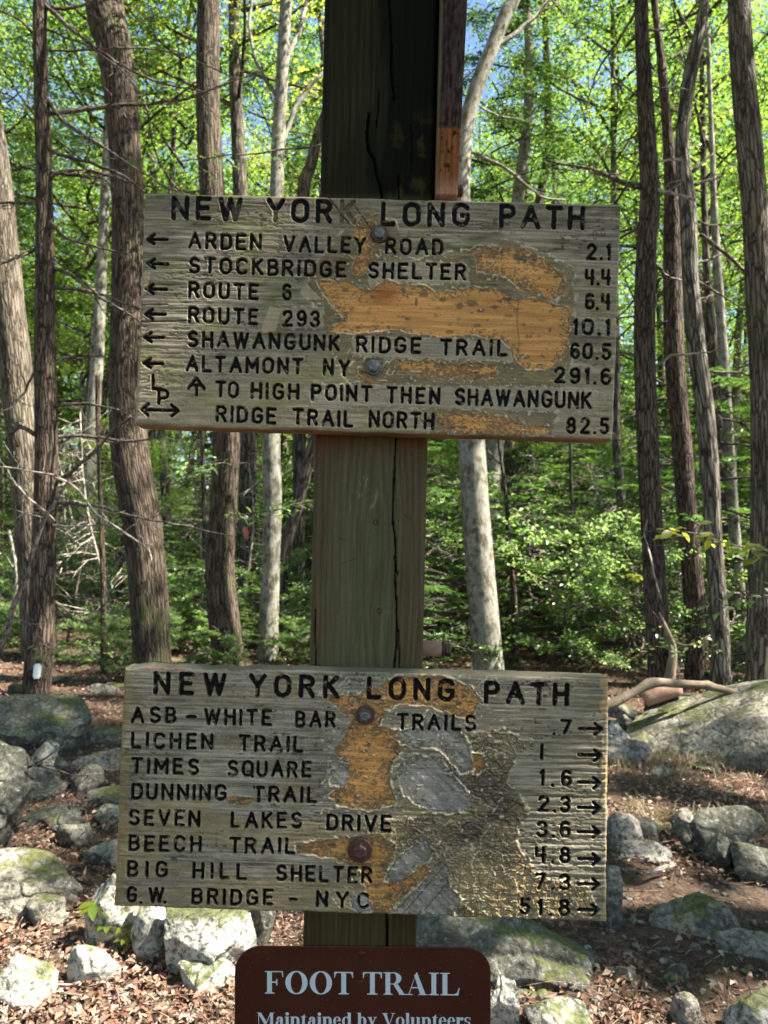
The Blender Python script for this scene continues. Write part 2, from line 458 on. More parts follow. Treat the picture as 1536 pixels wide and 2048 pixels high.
# ------------------------------------------------------------------ terrain
def hgt(x, y):
    x = np.asarray(x, float); y = np.asarray(y, float)
    h = 0.10 * (fbm2(x * 0.9 + 40, y * 0.9, 3, 4) - 0.5)
    h = h + 0.5 * sstep(6, 14, np.hypot(x, y)) * (fbm2(x * 0.22 + 9, y * 0.22 + 5, 11, 3) - 0.5)
    h = h + sstep(-8, 8, x) * sstep(9, 38, y) * 6.0 + sstep(-30, -6, x) * sstep(14, 60, y) * 3.0 + sstep(30, 90, y) * 5
    h = h + sstep(8, 40, np.abs(x)) * 1.5 * sstep(0, 10, y)
    return h

def spaced(a0, a1, fine, nf, nc, far_lo, far_hi):
    core = np.linspace(a0, a1, nf)
    lo = a0 - (np.geomspace(1, 1 + (a0 - far_lo), nc)[1:] - 1)[::-1] if far_lo < a0 else []
    hi = a1 + (np.geomspace(1, 1 + (far_hi - a1), nc)[1:] - 1)
    return np.concatenate([lo, core, hi])
gx = spaced(-5, 5, 0, 230, 60, -220, 220)
gy = spaced(1.2, 9.5, 0, 210, 90, -160, 260)
X, Y = np.meshgrid(gx, gy)
Z = hgt(X, Y) + 0.02 * (fbm2(X * 9, Y * 9, 21, 3) - 0.5)
nxg, nyg = len(gx), len(gy)
ii = (np.arange(nyg - 1)[:, None] * nxg + np.arange(nxg - 1)[None, :]).ravel()
gm = mesh_np('ground', np.stack([X, Y, Z], -1).reshape(-1, 3), np.stack([ii, ii + 1, ii + 1 + nxg, ii + nxg], -1), M_GROUND)
ground = link('ground', gm); tag(ground, kind='structure')

# ------------------------------------------------------------------ leaves
def leaf_quads(C, D, N, L, W, fold=0.25):
    """C centres, D unit directions, N unit normals, L lengths, W widths -> pointed, slightly folded leaves"""
    S = np.cross(D, N); S /= np.linalg.norm(S, axis=1)[:, None] + 1e-9
    L = L[:, None]; W = W[:, None]
    b = C - D * L * 0.5; t = C + D * L * 0.5 - N * L * 0.12
    m = C - D * L * 0.06
    l = m + S * W * 0.5 + N * W * fold; r = m - S * W * 0.5 + N * W * fold
    V = np.stack([b, r, t, l], 1).reshape(-1, 3)
    F = np.arange(len(C) * 4).reshape(-1, 4)
    return V, F

def randunit(n, rng):
    v = rng.normal(size=(n, 3)); return v / np.linalg.norm(v, axis=1)[:, None]

def crown_data(seed, H, Rad, nleaf, size, needle=False, nl=24, top=1.0):
    rng = np.random.default_rng(seed)
    acc = Acc(); anchors = []; adirs = []
    for i in range(nl):
        u = (i + rng.random()) / nl
        z0 = u * H * 0.88
        prof = (0.45 + 1.1 * math.sin(math.pi * min(1, u * 0.85 + 0.15)) ** 0.8) * 0.72
        if needle: prof = (1.05 - 0.85 * u)
        ln = Rad * prof * rng.uniform(0.65, 1.15)
        az = i * 2.39996 + rng.uniform(-0.5, 0.5)
        el = rng.uniform(0.1, 0.7) if not needle else rng.uniform(-0.12, 0.12)
        d = np.array([math.cos(az) * math.cos(el), math.sin(az) * math.cos(el), math.sin(el)])
        t = np.linspace(0, 1, 7)[:, None]
        bend = rng.normal(size=3) * 0.12 * ln
        P = np.array([0, 0, z0]) + d * ln * t + bend * np.sin(t * 2.6) + np.array([0, 0, (-0.12 if needle else 0.18) * ln]) * t ** 2
        acc.tube(P, np.linspace(0.012 + ln * 0.008, 0.004, 7) * (0.8 if needle else 1), 4)
        ns = int(5 + ln * (4 if needle else 2.6))
        for j in range(ns):
            tt = rng.uniform(0.22, 1.0); k = min(5, int(tt * 6)); base = P[k] * (1 - (tt * 6 - k)) + P[k + 1] * (tt * 6 - k)
            side = np.cross(d, [0, 0, 1]); side /= np.linalg.norm(side)
            sd = d * rng.uniform(0.3, 1) + side * rng.choice([-1, 1]) * rng.uniform(0.5, 1.2) + np.array([0, 0, rng.uniform(-0.15, 0.3) if not needle else rng.uniform(-0.2, 0.02)])
            sd /= np.linalg.norm(sd)
            sl = ln * rng.uniform(0.18, 0.42) * (1.25 - tt * 0.5)
            e = base + sd * sl
            acc.tube(np.stack([base, base + sd * sl * 0.5 + rng.normal(size=3) * 0.03, e]), [0.008, 0.005, 0.003], 3)
            for q in range(5):
                anchors.append(base + (e - base) * (0.2 + 0.2 * q)); adirs.append(sd)
    A = np.array(anchors); AD = np.array(adirs)
    idx = rng.integers(0, len(A), nleaf)
    spread = Rad * (0.08 if not needle else 0.045)
    off = rng.normal(size=(nleaf, 3)) * spread * np.array([1, 1, 0.42 if not needle else 0.16])
    C = A[idx] + off
    up = np.array([0, 0, 1.0])
    N = up + rng.normal(size=(nleaf, 3)) * (0.42 if not needle else 0.22); N /= np.linalg.norm(N, axis=1)[:, None]
    D = AD[idx] + rng.normal(size=(nleaf, 3)) * (0.75 if not needle else 0.5); D -= N * (D * N).sum(1)[:, None]; D /= np.linalg.norm(D, axis=1)[:, None]
    L = size * rng.uniform(0.6, 1.25, nleaf); W = L * (rng.uniform(0.5, 0.8, nleaf) if not needle else rng.uniform(0.22, 0.36, nleaf))
    return acc, (C, D, N, L, W)

def crown_meshes(name, seed, H, Rad, n, size, mat, bark, needle=False, nl=24):
    acc, lv = crown_data(seed, H, Rad, n, size, needle, nl)
    V, F = leaf_quads(*lv)
    return mesh_np(name + '_crown', V, F, mat, smooth=False), acc.mesh(name + '_branches', bark)

CROWNS = [crown_meshes('maple', 11 + i, 9.5, 3.1, 9500, 0.09, (M_LEAF_Y if i == 2 else M_LEAF), M_FAR, nl=30) for i in range(4)]
HEMC = [crown_meshes('hemlock', 31 + i, 8.5, 2.3, 12000, 0.095, M_NEEDLE, M_FAR, True, nl=46) for i in range(2)]
SHRUB = [crown_meshes('shrub', 51 + i, 1.9, 1.0, (4200, 2600, 1500, 3200)[i], (0.05, 0.072, 0.11, 0.06)[i], M_UNDER, M_TWIG, nl=13) for i in range(4)]
SAPL = [crown_meshes('young_hemlock', 71 + i, 2.6, 1.05, 5200, 0.06, M_NEEDLE, M_TWIG, True, nl=34) for i in range(3)]

# ------------------------------------------------------------------ trunks
def ridge_disp(amp, k=34, vs=0.14):
    def f(rest):
        q = rest.copy(); q[:, 2] *= vs
        n = fbm3(q * k, 5, 3)
        low = fbm3(rest * np.array([3.5, 3.5, 1.6]), 9, 3) - 0.5
        return amp * (np.abs(n - 0.5) * -3.2 + 0.6) + amp * 2.2 * low
    return f

def trunk_obj(name, ptspx, dist, mat, parent, amp=0.006, k=56, top=13.0, lean=(0, 0), ynoise=0.0, step=0.045, flare=1.6):
    """ptspx: (px, py, width px) from top to bottom; continues to the ground and up to `top`"""
    rows = []
    for i, (px, py, w) in enumerate(ptspx[::-1]):
        p = at(px, py, dist + ynoise * math.sin(i * 1.7))
        rows.append([p[0], p[1], p[2], w / FPX * dist * 0.5])
    b = rows[0]; gz = float(hgt(b[0], b[1]))
    pre = []
    if b[2] > gz + 0.1:
        sl = (rows[0][0] - rows[1][0]) / max(0.2, rows[1][2] - rows[0][2]) * 0.6
        mid = [b[0] + sl * 0.35 * (b[2] - gz), b[1], gz + (b[2] - gz) * 0.45, b[3] * 1.03]
        pre = [[b[0] + sl * (b[2] - gz), b[1], gz - 0.12, b[3] * flare], mid] if b[2] > gz + 0.5 else [[b[0] + sl * (b[2] - gz), b[1], gz - 0.12, b[3] * flare]]
    t = rows[-1]; post = []
    if t[2] < top:
        dx = (rows[-1][0] - rows[-2][0]) / max(0.2, rows[-1][2] - rows[-2][2])
        for f in (0.4, 0.75, 1.0):
            zz = t[2] + (top - t[2]) * f
            post.append([t[0] + dx * (zz - t[2]) * 0.6 + lean[0] * f, t[1] + lean[1] * f, zz, max(0.025, t[3] * (1 - 0.62 * f))])
    rows = pre + rows + post
    P = smoothpath(rows, step)
    cut = P[:, 2] < 9
    P = np.vstack([P[cut], P[~cut][::5]])
    V, Q, T, rest = tube_arrays(P[:, :3], np.maximum(P[:, 3], 0.01), k, ridge_disp(amp) if amp else None)
    o = link('trunk', mesh_np('trunk', V - np.array(parent.location), [Q, T], mat, attrs={'rest': ('FLOAT_VECTOR', rest)}), parent)
    return o, P

def branch(parent, ptspx, dist, mat=None, w0=8, w1=2, twigs=6, ddist=0.0, name='branch', seed=1, droop=0.0, tl=0.35):
    rng = np.random.default_rng(seed * 7 + int(ptspx[0][0]) + int(ptspx[0][1]))
    n = len(ptspx)
    rows = []
    for i, (px, py) in enumerate(ptspx):
        f = i / (n - 1); d = dist + ddist * f
        p = at(px, py, d); rows.append([*p, (w0 + (w1 - w0) * f) / FPX * d * 0.5])
    P = smoothpath(rows, 0.06)
    P[:, :3] += (np.stack([vn2(np.arange(len(P)) * 0.5, np.full(len(P), j * 9.0), seed) for j in range(3)], -1) - 0.5) * 0.02
    acc = Acc(); acc.tube(P[:, :3], P[:, 3], 6)
    for _ in range(twigs):
        i = rng.integers(len(P) // 5, len(P)); b = P[i, :3]; r = max(0.0022, P[i, 3] * 0.45)
        d = P[min(i + 1, len(P) - 1), :3] - P[max(i - 1, 0), :3]; d /= np.linalg.norm(d) + 1e-9
        v = d * rng.uniform(0.4, 1) + rng.normal(size=3) * np.array([0.5, 0.7, 0.5]); v /= np.linalg.norm(v)
        l = rng.uniform(0.3, 1) * tl
        q = [b, b + v * l * 0.5 + rng.normal(size=3) * 0.025, b + v * l + rng.normal(size=3) * 0.05 + np.array([0, 0, -droop])]
        acc.tube(np.array(q), [r, r * 0.75, 0.0016], 4)
        if rng.random() < 0.7:
            v2 = v + rng.normal(size=3) * 0.6; v2 /= np.linalg.norm(v2)
            acc.tube(np.array([q[1], q[1] + v2 * l * 0.4]), [r * 0.6, 0.0014], 3)
    me = acc.mesh(name, mat or M_TWIG)
    me.transform(Matrix.Translation(-parent.location)); me.update()
    return link(name, me, parent)

def tree_root(px, py, dist, name, label, cat='tree', group=None):
    p = at(px, py, dist); x, y = float(p[0]), float(p[1])
    return empty(name, (x, y, float(hgt(x, y))), label, cat, group)

def add_crown(root, kind, base_z, scale=1.0, rotz=0.0, loc=(0, 0)):
    cm, bm = kind
    for nm, me in (('crown', cm), ('branches', bm)):
        o = link(nm, me, root, (loc[0], loc[1], base_z - root.location.z), (0, 0, rotz), (scale, scale, scale * 1.05))

TREES = {}; PATHS = {}
def main_tree(key, name, label, pts, dist, mat, crown=None, cz=8.6, cs=1.0, **kw):
    bx, by = pts[-1][0], pts[-1][1]
    root = tree_root(bx, by, dist, name, label)
    o, P = trunk_obj(name, pts, dist, mat, root, **kw)
    if crown is not None:
        i = int(np.argmin(np.abs(P[:, 2] - cz)))
        add_crown(root, crown, cz, cs, dist * 1.3, (P[i, 0] - root.location.x, P[i, 1] - root.location.y))
    TREES[key] = root; PATHS[key] = P
    return root

main_tree('t1', 'oak_tree', 'pale ridged trunk at the left edge, half behind the brown evergreen trunk',
          [(-34, 150, 48), (-8, 330, 52), (14, 560, 56), (34, 760, 60), (54, 950, 62), (70, 1150, 62), (84, 1390, 66)], 8.6, M_PALEOAK, None)
main_tree('t2', 'hemlock_tree', 'reddish brown evergreen trunk with bare dead branches and a white paint blaze',
          [(80, 0, 27), (82, 150, 28), (88, 350, 31), (90, 520, 35), (90, 700, 41), (93, 900, 44), (88, 1100, 46), (82, 1250, 49), (72, 1400, 52)], 6.4, M_HEM, HEMC[0], cz=7.2, cs=0.85, amp=0.004)
main_tree('t3', 'oak_tree', 'thick furrowed trunk that bends like an S just left of both signboards',
          [(208, 0, 74), (225, 80, 70), (242, 200, 64), (255, 400, 62), (256, 600, 64), (253, 780, 68), (262, 920, 74), (283, 1040, 76), (297, 1180, 74), (305, 1350, 76)], 7.4, M_OAK, None)
main_tree('t4', 'oak_tree', 'furrowed brown trunk behind both boards, seen between them left of the post',
          [(417, 0, 44), (416, 200, 47), (424, 380, 50), (440, 600, 52), (452, 860, 53), (447, 1000, 54), (440, 1130, 57), (448, 1240, 60), (463, 1350, 60)], 8.6, M_OAK, None)
main_tree('t5', 'beech_tree', 'mottled grey trunk between the furrowed trunk and the pale smooth one',
          [(470, 150, 24), (480, 380, 28), (495, 860, 33), (492, 1050, 33), (485, 1200, 38), (488, 1350, 40)], 11.5, M_FAR, CROWNS[2], cz=8, cs=1.1, k=40)
main_tree('t6', 'beech_tree', 'pale smooth beech trunk standing just left of the post between the boards',
          [(572, 0, 24), (566, 120, 25), (556, 300, 27), (548, 600, 31), (543, 860, 34), (545, 1000, 37), (541, 1150, 36), (533, 1350, 44)], 9.4, M_BEECH, CROWNS[0], cz=9.2, cs=0.8, amp=0.003)
main_tree('t7', 'leaning_tree', 'dark trunk leaning to the right that disappears behind the left side of the post',
          [(690, 600, 18), (650, 800, 20), (622, 905, 22), (598, 1000, 23), (573, 1090, 24), (562, 1200, 24), (556, 1350, 26)], 10.5, M_FAR, None, top=7, k=32)
main_tree('t9', 'beech_tree', 'speckled pale grey beech right of the post whose upper stem slants away to the right',
          [(1040, -40, 24), (1010, 30, 27), (978, 110, 29), (948, 190, 31), (928, 280, 33), (921, 450, 38), (930, 680, 44), (943, 880, 52), (951, 1020, 56), (962, 1160, 58), (978, 1350, 62)], 8.0, M_BEECH, None, amp=0.003)
main_tree('t10', 'hemlock_tree', 'dark brown trunk with bare branch stubs beside the right ends of the boards',
          [(1282, 0, 27), (1288, 150, 30), (1297, 330, 34), (1300, 400, 38), (1292, 520, 38), (1289, 700, 41), (1296, 900, 42), (1305, 1080, 43), (1314, 1240, 46), (1322, 1345, 52)], 6.2, M_HEM, HEMC[1], cz=7.4, cs=0.8, amp=0.005)
main_tree('t11', 'hemlock_tree', 'dark furrowed trunk second from the boards in the clump on the right',
          [(1308, 0, 12), (1322, 120, 16), (1334, 250, 20), (1343, 380, 28), (1345, 500, 35), (1348, 700, 37), (1364, 900, 38), (1378, 1080, 38), (1392, 1240, 42)], 7.8, M_HEM, None, top=9, amp=0.005)
main_tree('t12', 'dying_tree', 'crooked pale trunk split by long black cracks in the clump on the right',
          [(1408, 0, 20), (1400, 60, 24), (1384, 130, 28), (1371, 210, 26), (1364, 300, 27), (1376, 420, 31), (1381, 560, 31), (1392, 690, 34), (1408, 800, 34), (1420, 950, 34), (1428, 1100, 33), (1440, 1260, 34)], 7.2, M_CRACK, None, top=9, amp=0.006)
main_tree('t13', 'oak_tree', 'grey ridged trunk running down the right edge of the photo',
          [(1478, 0, 43), (1484, 120, 45), (1496, 260, 47), (1510, 420, 48), (1520, 600, 50), (1528, 800, 50), (1530, 1000, 52), (1524, 1200, 54), (1520, 1380, 58)], 6.0, M_PALEOAK, None)
main_tree('t15', 'beech_tree', 'sunlit pale trunk seen between the dead branches left of the S shaped trunk',
          [(205, 500, 20), (196, 700, 24), (184, 860, 27), (178, 1000, 28), (172, 1150, 30), (160, 1330, 34)], 12.5, M_BEECH, CROWNS[1], cz=7.5, amp=0.003, k=40)
main_tree('t16', 'thin_tree', 'thin reddish stem between the brown evergreen trunk and the S shaped trunk',
          [(196, 880, 7), (201, 1000, 9), (206, 1150, 11), (207, 1300, 12), (206, 1410, 14)], 8.0, M_HEM, None, top=3.2, amp=0.001, k=16)
main_tree('t17', 'thin_tree', 'thin stem standing just left of the furrowed trunk between the boards',
          [(404, 870, 9), (408, 1000, 10), (412, 1150, 11), (420, 1330, 12)], 11, M_FAR, None, top=7, amp=0.001, k=16)
main_tree('t18', 'dead_sapling', 'thin forked dark sapling right of the speckled beech',
          [(1000, 905, 6), (1008, 960, 8), (1014, 1020, 9), (1020, 1100, 11), (1028, 1200, 13)], 9.5, M_HEM, None, top=3.1, amp=0.001, k=14)
main_tree('t19', 'dark_sapling', 'dark upright stem in the undergrowth between the speckled beech and the right trunks',
          [(1142, 960, 6), (1146, 1080, 8), (1148, 1180, 11), (1153, 1250, 12)], 11, M_FAR, None, top=6.5, amp=0.001, k=14)
main_tree('t20', 'slim_tree', 'slim dark tree behind the upper board right end with mottled bark',
          [(1228, 500, 12), (1232, 700, 14), (1232, 860, 16), (1240, 980, 18), (1252, 1080, 20), (1262, 1180, 22)], 11.5, M_FAR, CROWNS[0], cz=6.5, cs=0.8, k=24)
main_tree('t21', 'slim_tree', 'slim straight stem between the cracked trunk and the right edge trunk',
          [(1408, 380, 12), (1414, 550, 14), (1428, 700, 16), (1440, 850, 17), (1452, 1050, 18), (1462, 1240, 22)], 10.5, M_FAR, CROWNS[3], cz=6.2, cs=0.8, k=24)
main_tree('t22', 'slim_tree', 'slim mottled stem just left of the right edge trunk',
          [(1432, 500, 15), (1442, 640, 17), (1456, 860, 20), (1464, 1000, 22), (1478, 1200, 24), (1484, 1300, 26)], 9.0, M_BEECH, None, top=8, k=24)
main_tree('t23', 'dark_sapling', 'dark stem behind the top left corner of the post above the upper board',
          [(668, 180, 20), (640, 260, 22), (622, 330, 24), (606, 400, 26), (600, 700, 28), (598, 1000, 24), (600, 1340, 24)], 12.5, M_FAR, None, k=24)

# dead branches of the left evergreen trunk
t2 = TREES['t2']; D2 = 6.4
for i, (pts, w0, w1, tw, dd) in enumerate([
    ([(95, 225), (160, 220), (250, 210), (330, 205), (420, 180), (520, 142)], 13, 3, 12, 0.5),
    ([(90, 12), (160, 70), (230, 122), (330, 168), (420, 186)], 9, 3, 8, -0.5),
    ([(95, 100), (200, 98), (310, 98), (420, 135), (520, 180)], 6, 2, 8, 0.4),
    ([(95, 355), (150, 340), (220, 352), (290, 372), (350, 372)], 10, 3, 8, -0.3),
    ([(95, 300), (180, 325), (250, 355), (300, 395)], 9, 4, 7, 0.3),
    ([(98, 440), (130, 475), (200, 495), (262, 512)], 8, 3, 6, -0.3),
    ([(100, 530), (160, 560), (210, 602), (276, 640), (320, 700)], 8, 3, 8, -0.4),
    ([(98, 575), (170, 580), (225, 596), (276, 618)], 9, 3, 5, 0.3),
    ([(100, 732), (130, 717), (170, 713), (212, 712)], 9, 4, 5, 0.2),
    ([(105, 812), (160, 808), (215, 815), (262, 832)], 7, 3, 6, -0.2),
    ([(105, 876), (170, 872), (250, 882), (340, 872)], 9, 3, 6, 0.3),
    ([(110, 1004), (180, 1010), (260, 1030), (350, 1048), (470, 1072)], 8, 2, 6, -0.5),
    ([(95, 195), (125, 240), (170, 270), (230, 310), (320, 368), (400, 400)], 8, 3, 9, -0.4),
    ([(96, 60), (190, 100), (262, 160), (300, 230)], 5, 2, 7, -0.6),
    ([(112, 965), (160, 930), (210, 880), (262, 832)], 9, 5, 5, -0.3),
    ([(74, 405), (40, 404), (0, 404), (-40, 412)], 7, 4, 5, 0.2),
    ([(72, 498), (40, 512), (0, 528), (-40, 520)], 9, 4, 5, -0.3),
    ([(70, 70), (40, 40), (0, 20), (-40, 0)], 6, 3, 5, -0.3),
    ([(72, 250), (50, 220), (20, 190), (-30, 170)], 5, 2, 5, 0.3),
    ([(80, 10), (130, 16), (170, 6), (210, -30)], 9, 5, 4, 0.2),
    ([(72, 870), (40, 855), (10, 880), (-20, 870)], 10, 4, 5, 0.1),
    ([(68, 745), (45, 790), (18, 815), (-15, 830)], 6, 3, 4, -0.3)]):
    branch(t2, pts, D2, None, w0, w1, tw, dd, seed=i + 1)
for i, (pts, w0, w1, tw) in enumerate([
    ([(108, 948), (60, 942), (0, 936), (-30, 934)], 4, 3, 5),
    ([(108, 958), (130, 962), (165, 990), (195, 1030), (245, 1060), (296, 1100), (300, 1130)], 6, 3, 6),
    ([(110, 1040), (75, 1010), (30, 970), (15, 940)], 4, 3, 6),
    ([(105, 1052), (160, 1050), (220, 1050), (250, 1065)], 4, 2, 5)]):
    branch(t2, pts, D2 - 0.5, M_PALETWIG, w0, w1, tw, 0.1, seed=i + 40, tl=0.2)
# white blaze on the trunk
P2 = PATHS['t2']; o_ = np.argsort(P2[:, 2]); zt, zb = at(82, 1327, 6.3)[2], at(82, 1357, 6.3)[2]
bp = []
for zz in np.linspace(zb, zt, 9):
    cx, cy, rr = [np.interp(zz, P2[o_, 2], P2[o_, j]) for j in (0, 1, 3)]
    for th in np.radians(np.linspace(-84, -54, 7)):
        q = rr + 0.009 + 0.0015 * random.random(); bp.append((cx + q * math.cos(th), cy + q * math.sin(th), zz + random.uniform(-.003, .003)))
for (r0_, c0_) in ((0, 0), (8, 6), (8, 0), (0, 6)): bp[r0_ * 7 + c0_] = bp[min(7, max(1, r0_)) * 7 + min(5, max(1, c0_))]
bv = np.array(bp); bff = [(r * 7 + c, r * 7 + c + 1, r * 7 + c + 8, r * 7 + c + 7) for r in range(9 - 1) for c in range(6)]
o = link('paint_blaze', mesh_np('paint_blaze', bv - np.array(t2.location), np.array(bff), M_BLAZE), t2)
o['label'] = 'small upright pale blue white paint blaze'

t10 = TREES['t10']
for i, (pts, w0, w1, tw, dd, mt) in enumerate([
    ([(1278, 372), (1240, 362), (1200, 345), (1150, 330), (1085, 318)], 14, 4, 7, -0.4, None),
    ([(1305, 377), (1340, 386), (1392, 398)], 10, 6, 2, -0.3, M_PALETWIG),
    ([(1300, 325), (1330, 320), (1362, 316)], 6, 5, 1, -0.1, M_PALETWIG),
    ([(1280, 458), (1258, 465), (1238, 476)], 7, 4, 3, 0.2, None),
    ([(1278, 492), (1255, 494), (1236, 492)], 9, 5, 3, 0.1, None),
    ([(1276, 520), (1250, 535), (1225, 560)], 5, 2, 4, 0.2, None),
    ([(1306, 528), (1330, 548), (1362, 562)], 9, 4, 3, 0.3, None),
    ([(1276, 712), (1258, 706), (1240, 702)], 8, 5, 3, -0.1, None),
    ([(1308, 735), (1335, 715), (1370, 708), (1425, 704)], 7, 3, 2, -0.2, M_PALETWIG),
    ([(1278, 270), (1250, 280), (1232, 295)], 5, 2, 3, 0.1, None),
    ([(1300, 60), (1330, 60), (1370, 52)], 5, 2, 5, 0.2, None),
    ([(1272, 76), (1262, 80), (1252, 92)], 9, 5, 1, 0.0, None),
    ([(1300, 170), (1340, 175), (1372, 178)], 4, 2, 3, 0.2, None),
    ([(1276, 590), (1250, 620), (1225, 640)], 5, 2, 6, 0.2, None),
    ([(1278, 640), (1230, 680), (1205, 690)], 4, 2, 6, 0.3, None),
    ([(1318, 1240), (1332, 1275), (1345, 1300), (1352, 1345)], 10, 16, 0, -0.2, M_PALETWIG),
    ([(1300, 1010), (1290, 1060), (1300, 1120), (1322, 1200)], 4, 3, 0, -0.3, M_PALETWIG)]):
    branch(t10, pts, 6.2, mt, w0, w1, tw, dd, seed=i + 60, tl=0.3)
t12 = TREES['t12']
for i, (pts, w0, w1, tw) in enumerate([
    ([(1384, 345), (1405, 325), (1428, 306)], 9, 4, 2), ([(1386, 372), (1415, 362), (1448, 352)], 9, 4, 3),
    ([(1388, 530), (1415, 520), (1446, 506)], 8, 3, 2), ([(1390, 560), (1440, 590), (1500, 625)], 6, 3, 5),
    ([(1370, 200), (1345, 170), (1355, 150)], 3, 1, 4), ([(1395, 70), (1425, 72), (1450, 70)], 4, 3, 3), ([(1390, 90), (1410, 100), (1420, 95)], 4, 2, 4),
    ([(1395, 445), (1430, 450), (1490, 446)], 5, 3, 4), ([(1400, 470), (1440, 500), (1500, 550)], 9, 8, 3), ([(1405, 740), (1430, 743), (1470, 745), (1530, 760)], 6, 4, 4)]):
    branch(t12, pts, 7.2, (M_PALETWIG if i in (4, 5, 6) else None), w0, w1, tw, 0.2, seed=i + 80, tl=0.25)
t11 = TREES['t11']
for i, (pts, w0, w1, tw) in enumerate([([(1330, 300), (1370, 290), (1400, 292)], 5, 2, 4), ([(1345, 640), (1310, 655), (1290, 690)], 6, 3, 4), ([(1350, 560), (1320, 590), (1305, 630)], 6, 3, 4),
                                       ([(1338, 120), (1360, 105), (1385, 85)], 5, 2, 5), ([(1345, 590), (1390, 600), (1430, 590)], 5, 2, 4)]):
    branch(t11, pts, 7.8, None, w0, w1, tw, 0.2, seed=i + 100, tl=0.3)
for i, (pts, w0, w1, tw) in enumerate([([(1014, 965), (1030, 950), (1042, 935)], 5, 2, 3), ([(1002, 930), (985, 915), (975, 900)], 4, 2, 3), ([(1018, 1080), (1040, 1070), (1060, 1085)], 4, 2, 5)]):
    branch(TREES['t18'], pts, 9.5, None, w0, w1, tw, 0.1, seed=i + 120)
t9 = TREES['t9']
for i, (pts, w0, w1, tw) in enumerate([([(985, 95), (1040, 60), (1100, 0), (1130, -40)], 12, 6, 8), ([(930, 300), (1000, 330), (1080, 390), (1130, 400)], 9, 4, 6), ([(940, 200), (990, 230), (1050, 240)], 5, 2, 6)]):
    branch(t9, pts, 8.0, M_BEECH, w0, w1, tw, 0.5, seed=i + 130)
t6 = TREES['t6']
for i, (pts, w0, w1, tw) in enumerate([([(553, 330), (590, 220), (640, 150), (700, 100)], 12, 7, 6), ([(565, 130), (600, 60), (620, -30)], 12, 8, 4), ([(545, 960), (520, 965), (490, 985), (450, 1000)], 6, 3, 6), ([(560, 200), (520, 140), (500, 60), (505, -30)], 9, 5, 5)]):
    branch(t6, pts, 9.4, M_BEECH, w0, w1, tw, 0.4, seed=i + 140)
# leaning bare pole on the far left
root = tree_root(0, 1300, 5.6, 'leaning_sapling', 'thin bare sapling leaning up to the right across the left evergreen trunk')
branch(root, [(-30, 1360), (10, 1270), (40, 1180), (75, 1080), (110, 1000), (140, 960)], 5.9, M_TWIG, 13, 6, 5, 0.0, name='stem', seed=150)
root = tree_root(35, 1150, 9.6, 'leaning_sapling', 'short bleached bare stem at the left edge low beside the pale ridged trunk')
branch(root, [(-5, 1450), (18, 1330), (28, 1200), (34, 1150), (18, 1060)], 9.6, M_PALETWIG, 13, 6, 4, 0.0, name='stem', seed=151)
# hanging dead twig, upper right, dropping from the trunk of t10
branch(t10, [(1284, 0), (1262, 40), (1232, 85), (1200, 135), (1185, 170), (1172, 220)], 5.2, M_HEM, 7, 2, 3, 0.0, seed=152, tl=0.12)

# ------------------------------------------------------------------ background forest
TR_VAR = []
for i in range(5):
    rng = np.random.default_rng(200 + i)
    zz = np.linspace(-0.4, 14, 50)
    P = np.stack([(vn2(zz * 0.22, zz * 0, 40 + i) - 0.5) * 0.9, (vn2(zz * 0.22, zz * 0, 60 + i) - 0.5) * 0.9, zz], -1)
    P[:, :2] -= P[1, :2]
    r = 0.13 * np.clip(1.25 - 0.5 * sstep(-0.4, 1, zz) * 0.5 - zz / 17, 0.2, 2)
    V, Q, T, rest = tube_arrays(P, r, 16, ridge_disp(0.006))
    TR_VAR.append((mesh_np('far_trunk', V, [Q, T], M_FAR if i % 2 else (M_BEECH if i == 0 else M_OAK), attrs={'rest': ('FLOAT_VECTOR', rest)}), P))

rng = np.random.default_rng(99)
cand = []
tries = 0
taken = [(o.location.x, o.location.y) for o in TREES.values()]
while len(cand) < 76 and tries < 9000:
    tries += 1
    y = 11.5 + 33 * rng.random() ** 1.25
    x = rng.uniform(-(0.62 * y + 3), 0.62 * y + 7)
    if min([(x - a) ** 2 + (y - b) ** 2 for a, b in taken] or [99]) < (1.15 + y * 0.028) ** 2: continue
    taken.append((x, y)); cand.append((x, y))
for x in ((11.5, 9.0), (-9.5, 6.5), (-8, 10.5)):
    cand.append(x)
k = 0
while k < 24:
    y = rng.uniform(15, 36); x = -y * rng.uniform(0.03, 0.68)
    if min((x - a) ** 2 + (y - b) ** 2 for a, b in taken) < 2.4: continue
    taken.append((x, y)); cand.append((x, y)); k += 1
def zone(x, y):
    u = x / y
    far = 'far back' if y > 26 else 'some way back'
    if u < -0.33: return 'leafy tree %s in the woods left of the boards' % far, 'woods left of the boards, ' + far
    if u < -0.0: return 'leafy tree %s in the woods behind the left half of the boards' % far, 'woods behind the left half of the boards, ' + far
    if u < 0.3: return 'leafy tree %s on the slope behind the right half of the boards' % far, 'slope behind the right half of the boards, ' + far
    return 'leafy tree %s on the slope right of the boards' % far, 'slope right of the boards, ' + far
